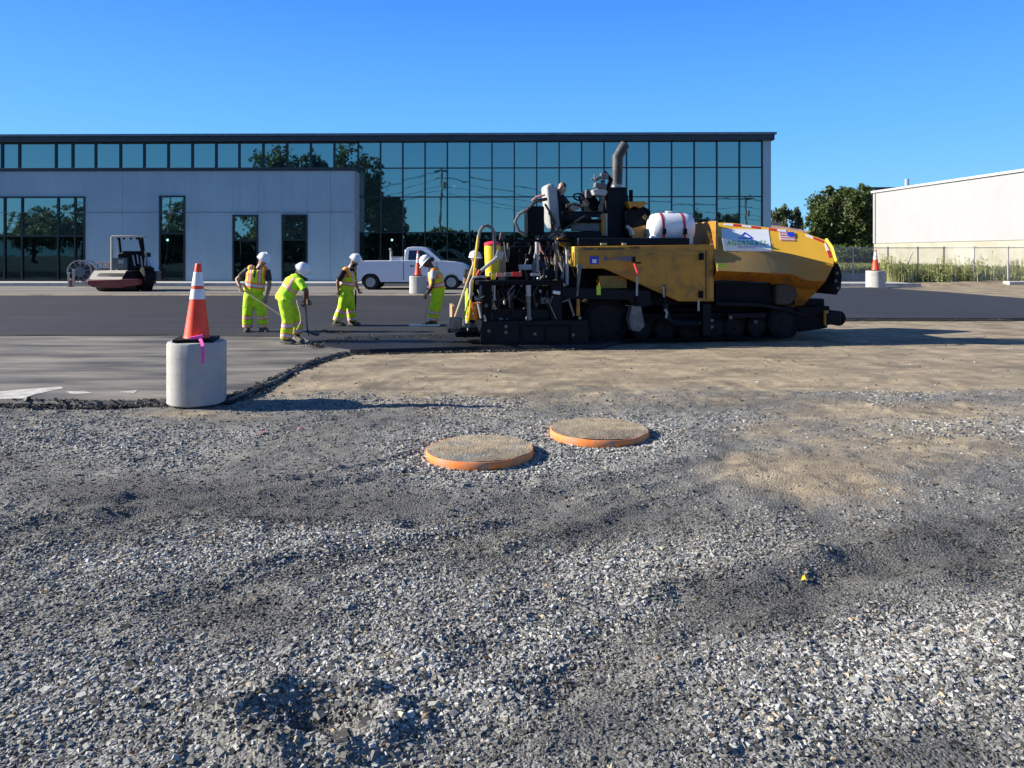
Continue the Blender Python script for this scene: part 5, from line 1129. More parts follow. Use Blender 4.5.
# ============================================================ LITTER
def leaf(px, py, s_, col, label, nm='leaf', cat='leaf'):
    p = G(px, py); z = gz(p.x, p.y) + .018; mb = MB(); n = 9
    ring = [(math.cos(a_) * s_ * (1 + .25 * math.sin(a_ * 5 + px)), math.sin(a_) * s_ * .6, .006 * math.sin(a_ * 2)) for a_ in [2 * math.pi * k / n for k in range(n)]]
    mb.add([(0, 0, .006)] + ring, [(0, i + 1, (i + 1) % n + 1) for i in range(n)]); o = mb.build(nm, mat(nm + '_tone', col, .6, var=.15), None, label=label, cat=cat); o.location = (p.x, p.y, z); o.rotation_euler = (R(6), R(-8), px)
leaf(805, 570.5, .026, (.75, .42, .02), 'bright yellow leaf lying on the gravel at the right')
leaf(401, 731, .014, (.60, .42, .20), 'small tan leaf on the gravel by the dug clump')
leaf(132, 763, .010, (.60, .12, .05), 'tiny reddish leaf on the gravel at the bottom edge')
leaf(262, 433, .055, (.85, .15, .38), 'larger pink scrap of marking ribbon on the gravel', 'ribbon_scrap', 'ribbon')
leaf(300, 429, .030, (.85, .18, .38), 'smaller pink scrap of marking ribbon on the gravel', 'ribbon_scrap', 'ribbon')

# ============================================================ PICKUP
m_tw = mat('white_truck_paint', (.66, .68, .72), .25, var=.03, coat=.5, dirt=(.4, .4, .4), da=.2, ds=2); m_tg = mat('dark_car_glass', (.01, .014, .018), .06, var=.1); m_ty = mat('tyre_rubber', (.013, .013, .014), .85, var=.2)
m_al = mat('cast_wheel', (.34, .35, .37), .35, .7, var=.1)
TF = Frame(G(370, 290), 0.0); TL = TF.L
tk = empty('pickup_truck', TF.o, 0, 'white single-cab pickup truck parked in front of the glass building', 'pickup truck')
TW = 1.95
def T2(d, *p): return [(TL(x, y, d).x, TL(x, y, d).z) for x, y in p]
def arc(cx, cy, r_, a0, a1, n=12): return [(cx + r_ * math.cos(R(a0 + (a1 - a0) * k / n)), cy - r_ * math.sin(R(a0 + (a1 - a0) * k / n))) for k in range(n + 1)]
side = [(355.5, 261), (403.5, 260.6), (441, 261), (452, 261.8), (461, 263.5), (466.5, 266.5), (468.5, 273), (469, 280), (461.5, 281)] + arc(451.3, 283, 9.6, 12, 172) + [(441, 282), (380.5, 282)] + arc(370.4, 283, 9.8, 8, 172) + [(356, 281), (355.3, 272)]
for d0, d1 in ((0, .06), (TW - .06, TW)): MB().prism(T2(0, *side), d0, d1).build('body_side', m_tw, tk, .012)
mb = MB(); mb.prism(T2(.06, (403.5, 262), (441, 261.3), (455, 262.6), (466, 267), (468, 280), (442, 280), (441, 276), (404, 276)), .06, TW - .06); mb.build('body', m_tw, tk, .02)
x0, x1 = TL(355.5, 0).x, TL(403.5, 0).x
mb = MB(); mb.b2(x0 + .02, x1, .06, TW - .06, .72, .78); mb.b2(x1 - .05, x1, .06, TW - .06, .78, TL(0, 261).z); mb.build('bed', m_tw, tk); mb = MB(); mb.b2(x0 - .02, x0 + .04, .05, TW - .05, TL(0, 279).z, TL(0, 261).z); mb.build('tailgate', m_tw, tk, .01)
cabo = [(404, 261), (404.6, 250.5), (407, 247.6), (412, 246.6), (422, 246.8), (427.5, 248.6), (441.5, 260.8)]
rings = []
q = T2(0, *cabo); z0_ = q[0][1]
vs = []
for (x, z) in q: k = (z - z0_) * .16; vs.append((x, .06 + k, z))
for (x, z) in q: k = (z - z0_) * .16; vs.append((x, TW - .06 - k, z))
n = len(q); mb = MB(); mb.add(vs, [tuple(range(n)), tuple(range(2 * n - 1, n - 1, -1))] + [(i, i + n, (i + 1) % n + n, (i + 1) % n) for i in range(n)]); cab = mb.build('cab', m_tw, tk, .02)
def on_cab(px, py, o=.008): p = TL(px, py, 0); k = (p.z - z0_) * .16; return Vector((p.x, .06 + k - o, p.z))
for pts, nm in (([(407.8, 260), (408.6, 250.3), (421.5, 250.3), (428, 254.5), (434.5, 260)], 'side_window'),):
    P = [on_cab(*p) for p in pts]; MB().plate(P, (0, -1, .1), .01).build(nm, m_tg, tk); MB().plate([Vector((p.x, TW - p.y, p.z)) for p in P], (0, 1, .1), .01).build(nm, m_tg, tk)
a = T2(0, (428.6, 249.4), (440.6, 260))
mb = MB(); mb.add([(a[0][0] + .02, .25, a[0][1] + .02), (a[1][0] + .02, .14, a[1][1] + .02), (a[1][0] + .02, TW - .14, a[1][1] + .02), (a[0][0] + .02, TW - .25, a[0][1] + .02)], [(0, 1, 2, 3)]); mb.build('windscreen', m_tg, tk)
mb = MB(); a = TL(404, 250.5, 0); mb.b2(a.x - .012, a.x, .3, TW - .3, TL(0, 259).z, TL(0, 250.5).z); mb.build('rear_window', m_tg, tk)
MB().b2(TL(403.2, 0).x, TL(403.9, 0).x, -.003, .01, TL(0, 280).z, TL(0, 262).z).build('door_seam', m_ty, tk); MB().b2(TL(436.5, 0).x, TL(437.1, 0).x, -.003, .01, TL(0, 280).z, TL(0, 262).z).build('door_seam', m_ty, tk)
MB().b2(TL(410, 0).x, TL(414, 0).x, -.03, .0, TL(0, 266.6).z, TL(0, 265.4).z).build('door_handle', m_ty, tk, .005); MB().b2(TL(430, 0).x, TL(434, 0).x, -.22, -.04, TL(0, 261.5).z, TL(0, 257).z).build('wing_mirror', m_ty, tk, .03)
MB().b2(TL(384, 0).x, TL(440, 0).x, .02, .16, TL(0, 283.5).z, TL(0, 281.8).z).build('sill', m_ty, tk, .01); MB().b2(TL(462, 0).x, TL(470, 0).x, .02, TW - .02, TL(0, 283).z, TL(0, 277.5).z).build('front_bumper', m_al, tk, .03); MB().b2(x0 - .14, x0, .05, TW - .05, TL(0, 282.5).z, TL(0, 279).z).build('rear_bumper', m_al, tk, .02)
MB().b2(TL(464, 0).x, TL(468.8, 0).x, -.008, .1, TL(0, 272.5).z, TL(0, 268).z).build('headlight', mat('headlight_lens', (.6, .6, .6), .1), tk, .01); MB().b2(x0 - .01, x0 + .05, -.008, .1, TL(0, 272).z, TL(0, 264).z).build('tail_light', m_redr, tk)
MB().b2(TL(468.3, 0).x, TL(469.3, 0).x, .35, TW - .35, TL(0, 276).z, TL(0, 267.5).z).build('grille', m_ty, tk)
for cx_w in (370.4, 451.3):
    for d0, d1, s_ in ((.03, .27, 1), (TW - .27, TW - .03, -1)):
        c = TL(cx_w, 283, 0); r_ = .345; c.z = r_ - .002; mb = MB(); mb.lathe([(r_ * .6, d0), (r_ * .94, d0), (r_, d0 + .03), (r_, d1 - .03), (r_ * .94, d1), (r_ * .6, d1)], (c.x, 0, c.z), 'Y', 28); w_ = mb.build('wheel', m_ty, tk)
        f_ = d0 - .004 if s_ > 0 else d1 + .004
        mb = MB(); mb.lathe([(r_ * .62, f_), (r_ * .58, f_ + .05 * s_), (r_ * .2, f_ + .02 * s_), (r_ * .02, f_ + .0)], (c.x, 0, c.z), 'Y', 24)
        rim = mb.build('rim', m_al, w_)
        for k in range(7):
            a_ = k * 2 * math.pi / 7; MB().ball((c.x + math.cos(a_) * r_ * .4, f_ + .028 * s_, c.z + math.sin(a_) * r_ * .4), (r_ * .09, .012, r_ * .09), 6, 4).build('vent_hole', m_ty, w_)
    MB().b2(TL(cx_w, 0).x - .42, TL(cx_w, 0).x + .42, .2, TW - .2, .25, .85).build('wheel_well', m_ty, tk)
MB().b2(x0 + .3, TL(440, 0).x, .3, TW - .3, .38, .6).build('underbody', m_ty, tk)
# cargo
bx = empty('tool_box', (TF.o.x + TL(396, 0).x, TF.o.y + .5, .79), 0, 'pale tool box standing against the cab in the pickup bed', 'tool box'); hz_ = TL(0, 256.5, .5).z - .79
MB().b2(-.26, .26, -.2, .9, 0, hz_ - .05).build('body', mat('pale_metal_box', (.5, .52, .55), .4, .2), bx, .01); MB().b2(-.28, .28, -.22, .92, hz_ - .05, hz_).build('lid', m_al, bx, .01)
wp = empty('hand_compactor', (TF.o.x + TL(389, 0).x, TF.o.y + .55, .79), 0, 'small upright hand compactor with yellow cover in the pickup bed', 'compactor')
hz_ = TL(0, 247.5, .55).z - .79; MB().b2(-.12, .12, -.15, .15, 0, .12).build('base_plate', m_gk, wp, .02); MB().tube([(0, 0, .1), (0, 0, .3), (.01, 0, .5), (0, 0, hz_ - .15)], [.09, .07, .06, .05], 10).build('bellows', m_seat, wp); MB().box((.11, 0, .42), (.18, .2, .2)).build('engine_cover', m_yel, wp, .04); MB().tube([(-.12, -.1, hz_ - .1), (-.05, -.12, hz_ - .02), (.08, -.12, hz_)], .02, 6).build('handle', m_k, wp); MB().ball((-.03, 0, hz_ - .08), .06, 8, 6).build('fuel_cap', m_seat, wp)

# ============================================================ ROLLER AND CABLE REELS
RF = Frame(G(121, 292), 0); RL = RF.L
rl = empty('soil_roller', RF.o, 0, 'red and black single-drum soil roller parked in front of the grey wing', 'roller')
m_rr = mat('dull_red_frame', (.20, .035, .022), .6, var=.2, vs=3, dirt=(.12, .10, .09), da=.4, ds=3); m_tan = mat('dusty_beige_plate', (.46, .42, .34), .8, var=.12, vs=2, dirt=(.3, .27, .22), da=.4, ds=2)
def R2(d, *p): return [(RL(x, y, d).x, RL(x, y, d).z) for x, y in p]
a, b_ = RL(93, 285, .3), RL(133, 285, .3); c = RL(113, 284.5, 0)
MB().lathe([(.30, -.86), (.37, -.84), (.39, -.80), (.39, .80), (.37, .84), (.30, .86)], (c.x - .02, .55, .39), 'X', 40).build('drum', mat('worn_drum_steel', (.055, .05, .048), .6, .3, var=.3, vs=3), rl)
mb = MB(); mb.prism(R2(0, (87.5, 280), (139.5, 279), (139, 285), (124, 286.5), (122, 288), (93.5, 287.3), (87.8, 284.5)), -.05, .08); mb.build('front_frame', m_rr, rl, .02)
mb = MB(); z_ = RL(0, 284, 0).z; mb.b2(RL(87.5, 0).x, RL(91, 0).x, .0, 1.4, z_ - .05, z_ + .2); mb.b2(RL(131, 0).x, RL(139.5, 0).x, .08, 1.5, z_ - .05, z_ + .2); mb.build('side_frame', m_rr, rl, .02)
q0 = [RL(88.5, 279.5, 0), RL(121.5, 279.5, 0), RL(128, 270, .9), RL(94, 270.5, .9)]
MB().plate(q0, Vector((0, -.6, .8)), .04).build('front_cowl', m_tan, rl, .01)
mb = MB(); mb.prism(R2(.3, (121.5, 279.5), (127, 270.5), (134, 271), (139, 279)), .2, 1.0); mb.build('cowl_side', m_k, rl, .03); pb_ = lambda mb, x0, x1, y0, y1, d0, d1: mb.b2(RL(x0, 0, d0).x, RL(x1, 0, d0).x, d0, d1, RL(0, y1, d0).z, RL(0, y0, d0).z)
mb = MB(); pb_(mb, 117, 146, 252.5, 276, 1.1, 1.6); bd_ = mb.build('engine_cover', m_k2, rl, .05)
mb = MB(); pb_(mb, 122.5, 140, 251, 254.5, 1.0, 1.5); mb.build('canopy_console', m_k, rl, .03)
for (x0_, y0_, x1_, y1_) in ((133, 255, 135, 266), (137, 254, 138.5, 264), (141, 256, 142, 266)):
    MB().rod(RL(x0_, y0_, 1.05), RL(x1_, y1_, 1.05), .035, 6).build('lever', m_seat, rl)
mb = MB(); pb_(mb, 112, 127, 258, 269, .95, 1.1); mb.build('control_panel', m_gk, rl, .02); mb = MB(); pb_(mb, 118, 123.5, 260, 263.5, .9, .95); mb.build('dial_plate', m_seat, rl)
for (xa, xb, d, m_) in ((111.8, 111.8, 1.0, m_tan), (121, 119, 1.3, m_k), (143.5, 139, 1.0, m_k), (144.5, 142, 1.3, m_k)):
    MB().rod(RL(xa, 272 if m_ is m_tan else 258, d), RL(xb, 237, d), .055, 8).build('canopy_post', m_, rl)
mb = MB(); pb_(mb, 111, 143.8, 235.6, 237.6, .95, 1.35); mb.build('canopy', m_tan, rl, .02)
for px in (118, 124, 131, 137): MB().ball(RL(px, 238.6, 1.0), .05, 6, 5).build('canopy_lamp', m_k, rl)
mb = MB(); mb.tube([RL(145, 268, 1.1), RL(145.5, 255, 1.1), RL(145, 250.5, 1.1)], .045, 8); mb.build('exhaust_pipe', m_seat, rl)
mb = MB(); mb.prism(R2(1.2, (145, 256), (149, 257.5), (154, 266), (156, 272), (155, 280), (145, 280)), 1.2, 1.6); mb.build('rear_hood', mat('white_hood_paint', (.55, .60, .66), .4, var=.05), rl, .05)
for d in (.7, 1.75):
    c = RL(146.3, 280, d); r_ = 12.3 * (RF.o.y + d) / F; c.z = r_
    cw_ = c.copy(); cw_.y = d; c = Vector((0, 0, 0)); d0_ = d; d = -.2
    mb = MB(); mb.lathe([(r_ * .5, 0), (r_ * .9, 0), (r_, .06), (r_, .34), (r_ * .9, .4), (r_ * .5, .4)], (c.x, d, c.z), 'Y', 28)
    for k in range(22): m3 = Matrix.Rotation(2 * math.pi * k / 22, 3, 'Y'); mb.box(Vector((c.x, d + .2, c.z)) + m3 @ Vector((r_ + .005, 0, 0)), (.05, .34, .05), m3)
    w_ = mb.build('wheel', m_rub, rl); w_.location = cw_; w_.rotation_euler.z = R(-52)
    MB().lathe([(r_ * .5, .02), (r_ * .2, .08), (.02, .06)], (c.x, d, c.z), 'Y', 20).build('rim', m_k, w_)
MB().b2(RL(133, 0, 1).x, RL(152, 0, 1).x, 1.1, 2.3, .45, 1.0).build('rear_frame', m_k, rl, .03)
pb_(MB(), 152, 157, 271, 281, 1.2, 1.6).build('rear_light', m_gk, rl, .02)
m_reel = mat('grey_weathered_reel', (.20, .21, .23), .8, var=.2, vs=5, dirt=(.35, .33, .3), da=.4, ds=4); m_rust = mat('faded_red_rim', (.42, .20, .18), .7, var=.3, vs=6)
def reel(px, py, Y, rpx, rimm, label, yaw, bays=True):
    c = AT(px, py, Y); r_ = rpx * Y / F; o = empty('cable_reel', (c.x, Y, Z0 if Y > 36 else 0), yaw, label, 'cable reel', 'cable reels by the grey wing'); zc = r_ + .0
    for y in (-.4, .4):
        mb = MB(); n = 32
        mb.lathe([(r_ - .05, y - .03), (r_, y - .03), (r_, y + .03), (r_ - .05, y + .03), (r_ - .05, y - .03)], (0, 0, zc), 'Y', 36, caps=False); fl_ = mb.build('flange', rimm, o)
        for k in range(10):
            a_ = k * math.pi / 5 + .2; MB().rod((0, y, zc), (math.cos(a_) * (r_ - .04), y, zc + math.sin(a_) * (r_ - .04)), .022, 6).build('spoke', m_reel, fl_)
    mb = MB(); mb.lathe([(.02, -.4), (r_ * .42, -.4), (r_ * .42, .4), (.02, .4)], (0, 0, zc), 'Y', 24); mb.build('hub', m_reel, o)
    if bays: MB().lathe([(r_ * .42, -.37), (r_ * .72, -.37), (r_ * .72, .37), (r_ * .42, .37)], (0, 0, zc), 'Y', 28).build('wound_cable', m_hose2, o)
    return o
reel(83, 271, 36.9, 11.6, mat('pale_reel_rim', (.5, .42, .40), .7, var=.3, vs=5), 'large pale-rimmed cable reel just left of the roller', 8); reel(107, 271, 37.9, 10.3, m_rust, 'rusty-rimmed cable reel half hidden behind the roller', -6, False)
for k, (x0_, x1_, lab) in enumerate([(67.5, 69.3, 'pale stake standing at the left side of the large reel'), (72.3, 74.3, 'pale stake standing in front of the large reel')]):
    c = AT(x0_, 284, 36.2); st = empty('stake', (c.x, 36.2, .0), 0, lab, 'stake', 'pale stakes by the reel'); w_ = (x1_ - x0_) * 36.2 / F; hh = (284 - (272, 269)[k]) * 36.2 / F + .1
    MB().b2(0, w_, 0, .05, 0, hh).build('post', m_tan, st, .004); MB().b2(-.02, w_ + .02, -.005, .055, hh, hh + .03).build('cap', m_wht, st)
c = AT(70.5, 280, 36.3); s_ = empty('orange_jug', (c.x + .05, 36.35, 0), 0, 'small rust-orange container between the two pale stakes', 'container'); MB().b2(-.1, .1, -.08, .08, 0, .38).build('body', mat('rust_orange', (.4, .13, .05), .6), s_, .03); MB().rod((0, 0, .38), (0, 0, .43), .04, 10).build('cap', m_k, s_)
c = AT(175, 283, 38.6)
# ============================================================ PEOPLE
def remesh(objs_mb, voxel, smooth=4):
    me = objs_mb.mesh('tmp', m_k); o = bpy.data.objects.new('tmp', me); C.objects.link(o)
    r_ = o.modifiers.new('r', 'REMESH'); r_.mode = 'VOXEL'; r_.voxel_size = voxel; s_ = o.modifiers.new('s', 'SMOOTH'); s_.iterations = smooth; s_.factor = .5
    bpy.context.view_layer.update(); me2 = bpy.data.meshes.new_from_object(o.evaluated_get(bpy.context.evaluated_depsgraph_get()))
    bpy.data.objects.remove(o); me2.materials.clear(); return me2
def colour(me, mats, fn):
    for m in mats: me.materials.append(m)
    me.polygons.foreach_set('material_index', [fn(p.center, p.normal) for p in me.polygons]); me.polygons.foreach_set('use_smooth', [True] * len(me.polygons))
def link(me, name, par): o = bpy.data.objects.new(name, me); me.name = name; C.objects.link(o); o.parent = par; return o
m_lime2 = mat('lime_fabric', (.50, .78, .015), .8, var=.14, vs=9, bs=1.0, bscale=11, bdist=.04, dirt=(.16, .20, .03), da=.3, ds=7); m_yvest = mat('yellow_green_vest', (.70, .80, .015), .8, var=.12, vs=9, bs=.9, bscale=13, bdist=.03, dirt=(.25, .24, .04), da=.25, ds=7)
m_ostr = mat('orange_trim', (.92, .17, .03), .7, var=.08, vs=12); m_sil = mat('silver_reflective_band', (.55, .55, .57), .4, var=.08); m_helm = mat('white_hard_hat', (.78, .78, .78), .3, var=.03)
m_boot = mat('dusty_work_boot', (.06, .05, .042), .8, var=.3, vs=12, dirt=(.25, .22, .18), da=.4, ds=8); m_hair = mat('black_hair', (.010, .009, .008), .7)
skins = {k: mat('skin_' + k, c, .5, var=.08, vs=15) for k, c in dict(a=(.30, .17, .11), b=(.12, .06, .038), c=(.42, .25, .18), d=(.09, .05, .035)).items()}
m_eye = mat('dark_eye', (.02, .015, .012), .3)
def seg(p, a, b):
    ab = b - a; t = max(0, min(1, (p - a).dot(ab) / max(ab.length_squared, 1e-9))); return (p - a - ab * t).length, t
def person(loc, J, label, st, cat='person'):
    """J: joints in metres from the feet point; st: clothing"""
    J = {k: Vector(v) for k, v in J.items()}; root = empty('person', loc, 0, label, cat, st.get('group'))
    head, neck, chest, pelvis = J['head'], J['neck'], J['chest'], J['pelvis']; fwd = Vector(st['face']).normalized()
    up = (head - neck).normalized(); fwd = (fwd - up * fwd.dot(up)).normalized(); sd = up.cross(fwd)
    sk = skins[st.get('skin', 'a')]; L_ = lambda a, b, t: a + (b - a) * t
    # body: one continuous figure
    mb = MB(); hc = head
    def ring(c, x, y, rx, ry, n=14): return [c + x * (rx * math.cos(2 * math.pi * k / n)) + y * (ry * math.sin(2 * math.pi * k / n)) for k in range(n)]
    mb.loft([ring(hc + up * z, sd, fwd, rx, ry) if True else None for z, rx, ry in ((-.115, .035, .045), (-.10, .05, .065), (-.06, .064, .083), (-.02, .072, .094), (.03, .077, .098), (.075, .070, .09), (.105, .045, .06), (.118, .015, .02))])
    mb.tube([hc + fwd * .085 + up * .015, hc + fwd * .112 - up * .028, hc + fwd * .09 - up * .034], [.010, .017, .010], 6)      # nose
    mb.tube([hc + fwd * .082 - up * .062 - sd * .02, hc + fwd * .094 - up * .064, hc + fwd * .082 - up * .062 + sd * .02], .010, 6)   # mouth
    for s_ in (-1, 1): mb.ball(hc + sd * (.078 * s_) - up * .01 - fwd * .005, (.016, .016, .028), 8, 6)
    mb.tube([hc - up * .08 - fwd * .015, neck, L_(neck, chest, .3)], [.058, .064, .08], 10)
    shl = (J['shL'] - J['shR']).normalized(); sp = (chest - pelvis).normalized(); tf = shl.cross(sp).normalized()
    hw = (J['shL'] - J['shR']).length / 2
    def tor(e, z0=0): # torso rings from pelvis up
        c = lambda t: L_(pelvis, chest, t)
        tp = L_(chest, neck, .55)
        return [ring(c(-.12), shl, tf, .13 + e * 1.5, .11 + e * 1.5), ring(c(.12), shl, tf, .155 + e * 1.5, .12 + e * 1.5), ring(c(.45), shl, tf, .15 + e * 1.3, .115 + e * 1.3), ring(c(.8), shl, tf, .165 + e, .125 + e), ring(chest, shl, tf, .175 + e, .125 + e), ring(L_(chest, tp, .6), shl, tf, hw * .85 + e, .095 + e), ring(tp, shl, tf, hw * .5 + e, .07 + e), ring(neck, shl, tf, .055 + e * .6, .055 + e * .6)]
    mb.loft(tor(0))
    for s_ in 'LR':
        sh, el, wr = J['sh' + s_], J['el' + s_], J['ha' + s_]; mb.tube([L_(chest, sh, .6), sh, L_(sh, el, .5), el, L_(el, wr, .35), wr], [.05, .056, .048, .040, .042, .027], 10)
        hp, kn, an = J['hip' + s_], J['kn' + s_], J['an' + s_]; mb.tube([L_(pelvis, hp, .7), hp, L_(hp, kn, .5), kn, L_(kn, an, .4), an], [.085, .088, .075, .055, .056, .036], 10)
        td = J.get('toe' + s_, an + fwd * .1) - an; td.z = 0; td.normalize(); mb.tube([an, Vector((an.x, an.y, .04)) + td * .02, Vector((an.x, an.y, .03)) + td * .14], [.036, .038, .028], 8)
    me = remesh(mb, .014, 3)
    eyes = [hc + fwd * .088 + up * .012 + sd * (.032 * s_) for s_ in (-1, 1)]
    colour(me, [sk, m_eye, m_hair], lambda p, n: 1 if min((p - e).length for e in eyes) < .013 else (2 if st.get('hair', True) and ((p - hc).dot(up) > .03 and (p - hc).dot(fwd) < .06 or (abs((p - hc).dot(up)) < .1 and (p - hc).dot(fwd) < -.03 and (p - hc).length < .15)) else (2 if st.get('beard') and (p - hc).dot(fwd) > .02 and (p - hc).dot(up) < -.045 and (p - hc).length < .14 else 0)))
    # hands: palm, four fingers and a thumb, joined to the same mesh
    hm = MB()
    for s_ in 'LR':
        el, wr = J['el' + s_], J['ha' + s_]; d = (wr - el).normalized(); g = st.get('grip' + s_); g = Vector(g).normalized() if g else None
        pn = d.cross(g).normalized() if g else shl.cross(d).normalized() if abs(shl.dot(d)) < .9 else tf
        across = (g - d * g.dot(d)).normalized() if g else d.cross(pn).normalized()
        pn = d.cross(across).normalized(); sg = 1 if s_ == 'L' else -1; pn = pn * (sg if not g else 1)
        pc = wr + d * .045
        hm.loft([[wr + across * (a * .026) + pn * (b * .018) for a, b in ((-1, -1), (1, -1), (1, 1), (-1, 1))], [pc + across * (a * .036) + pn * (b * .017) for a, b in ((-1, -1), (1, -1), (1, 1), (-1, 1))], [wr + d * .09 + across * (a * .04) + pn * (b * .014) for a, b in ((-1, -1), (1, -1), (1, 1), (-1, 1))]])
        curl = 1.0 if g else .35
        for k, ln in enumerate((.068, .078, .073, .058)):
            b0 = wr + d * .085 + across * (-.03 + .02 * k); b1 = b0 + d * ln * .4 + pn * ln * .25 * curl; b2 = b1 + d * ln * (.35 - .5 * curl) + pn * ln * .45 * curl; b3 = b2 - d * ln * .3 * curl + pn * ln * .12 * (1 - curl) + d * ln * .3 * (1 - curl)
            hm.tube([b0, b1, b2, b3], [.0095, .009, .0085, .0065], 6)
        t0 = wr + d * .035 - across * .03; t1 = t0 - across * .025 + pn * .02 + d * .015; t2 = t1 + pn * .025 * curl + d * .03; hm.tube([t0, t1, t2], [.012, .0105, .008], 6)
    hme = hm.mesh('h', sk if not st.get('gloves') else m_k)
    bm = bmesh.new(); bm.from_mesh(me); n0 = len(bm.faces); bm.from_mesh(hme); bm.faces.ensure_lookup_table()
    for f in bm.faces[n0:]: f.material_index = 0; f.smooth = True
    bm.to_mesh(me); bm.free(); me.name = 'body'; link(me, 'body', root)
    # trousers
    if st.get('pants', True):
        mb = MB(); mb.loft([ring(L_(pelvis, chest, t), shl, tf, .17 + e, .135 + e) for t, e in ((-.22, -.02), (-.05, .012), (.15, .01), (st.get('waist', .3), -.002))])
        for s_ in 'LR':
            hp, kn, an = J['hip' + s_], J['kn' + s_], J['an' + s_]; lo = an + (kn - an) * .02; mb.tube([L_(pelvis, hp, .6), hp, L_(hp, kn, .5), kn, L_(kn, lo, .5), L_(kn, lo, .85), lo], [.11, .120, .114, .104, .106, .104, .098], 12)
        me = remesh(mb, .016, 3); pm = st.get('pm', m_lime2); bands = st.get('bands', ((.42, .62), (.80, .97)))
        def pc_(p, n):
            d, t, s_ = min((seg(p, J['kn' + s_], J['an' + s_]) + (s_,) for s_ in 'LR'), key=lambda q: q[0])
            if d < .13 and t > .05:
                for a_, b2 in bands:
                    if a_ < t < b2: return 2 if a_ + .055 < t < b2 - .055 else 1
            return 0
        colour(me, [pm, m_ostr, m_sil], pc_); link(me, 'trousers', root)
    # shirt with short sleeves, then the open vest over it
    sl_ = st.get('sleeve', .75); mb = MB(); mb.loft(tor(.018)[st.get('shirt0', 1):])
    for s_ in 'LR': sh, el, wr = J['sh' + s_], J['el' + s_], J['ha' + s_]; e1 = L_(sh, el, min(sl_, 1)); pts = [L_(chest, sh, .55), sh, e1]; rr = [.065, .074, .064]; 
    for s_ in 'LR':
        sh, el, wr = J['sh' + s_], J['el' + s_], J['ha' + s_]
        if sl_ <= 1: mb.tube([L_(chest, sh, .55), sh, L_(sh, el, sl_)], [.065, .074, .062], 10)
        else: mb.tube([L_(chest, sh, .55), sh, el, L_(el, wr, .9)], [.065, .074, .058, .045], 10)
    me = remesh(mb, .015, 3)
    shirt_fn = (lambda p, n: 0)
    if st.get('shirt_band'):
        def shirt_fn(p, n):
            t = (p - pelvis).dot(sp) / (chest - pelvis).length; u = abs((p - chest).dot(shl))
            if abs(t - .62) < .085 and u < .2: return 2 if abs(t - .62) < .045 else 1
            if .07 < u < .13 and t > .62 and t < 1.25: return 2 if .085 < u < .115 else 1
            return 0
    colour(me, [st['shirt'], m_ostr, m_sil], shirt_fn); link(me, 'shirt', root)
    if st.get('vest', True):
        mb = MB(); mb.loft(tor(.038)[(1 if st.get('long') else 1):-1])
        for s_ in 'LR': mb.ball(L_(chest, J['sh' + s_], .62) + sp * .05, (.085, .085, .085), 10, 8)
        me = remesh(mb, .0125, 2)
        def vf(p, n):
            t = (p - pelvis).dot(sp) / (chest - pelvis).length; u = (p - chest).dot(shl); f_ = (p - chest).dot(tf) * (1 if tf.dot(fwd) > 0 else -1); au = abs(u)
            if f_ > 0 and t > .75 and au < .06 * (t - .6): return 3
            if .30 < t < .56: return 2 if .37 < t < .49 else 1
            if t >= .56 and .055 < au < .135: return 2 if .078 < au < .112 else 1
            if au > .155 and t > .8: return 1
            return 0
        colour(me, [st.get('vm', m_yvest), m_ostr, m_sil, st['shirt']], vf); link(me, 'vest', root)
    # boots
    for s_ in 'LR':
        an = J['an' + s_]; td = J.get('toe' + s_, an + fwd * .1) - an; td.z = 0; td.normalize(); b0 = Vector((an.x, an.y, 0)); px_ = td.cross(Vector((0, 0, 1)))
        mb = MB(); rr = lambda c, a, w_, h0, h1: [c + td * a + px_ * (w_ * x) + Vector((0, 0, h0 + (h1 - h0) * z)) for x, z in ((-1, 0), (1, 0), (1.05, .5), (.6, 1), (-.6, 1), (-1.05, .5))]
        mb.loft([rr(b0, -.085, .036, 0, .07), rr(b0, -.06, .044, 0, .10), rr(b0, .03, .046, 0, .10), rr(b0, .11, .05, 0, .075), rr(b0, .17, .045, 0, .06), rr(b0, .20, .025, .005, .04)]); mb.tube([b0 + Vector((0, 0, .05)) - td * .01, an + Vector((0, 0, .06)) if an.z < .2 else b0 + Vector((0, 0, .16))], [.05, .055], 10)
        mb.build('boot', st.get('boots', m_boot), root, sharp=60)
    if st.get('helmet', True):
        tilt = Matrix.Rotation(R(st.get('htilt', 6)), 3, sd); hu = tilt @ up; hf = tilt @ fwd; hb = hc + hu * .03; mb = MB()
        prof = [(a * 1.05, b * 1.05, z) for a, b, z in [(.118, .132, 0), (.119, .134, .02), (.113, .128, .06), (.095, .108, .098), (.062, .072, .125), (.02, .024, .136)]]
        mb.loft([ring(hb + hu * z, sd, hf, a, b, 20) for a, b, z in prof]); he = mb.build('hard_hat', m_helm, root, sharp=60)
        mb = MB(); mb.loft([ring(hb + hf * .028 + hu * z, sd, hf, .128 + k, .158 + k * 1.6, 20) for z, k in ((-.008, .012), (-.002, .016), (.004, .012), (.012, -.01))]); mb.build('brim', m_helm, he, sharp=60)
        mb = MB(); mb.tube([hb + hf * .1 + hu * .085, hb + hf * .06 + hu * .125, hb + hu * .139, hb - hf * .06 + hu * .125, hb - hf * .1 + hu * .085], .012, 6); mb.build('ridge', m_helm, he)
    return root
def jpx(Y, base, D):
    """joints given by where they stand: (column, row, offset in depth)"""
    return {k: AT(v[0], v[1], Y + (v[2] if len(v) > 2 else 0)) - base for k, v in D.items()}
Y1 = G(253, 332, .06).y + .1
b1 = Vector((AT(254, 330, Y1).x, Y1, .055)); 
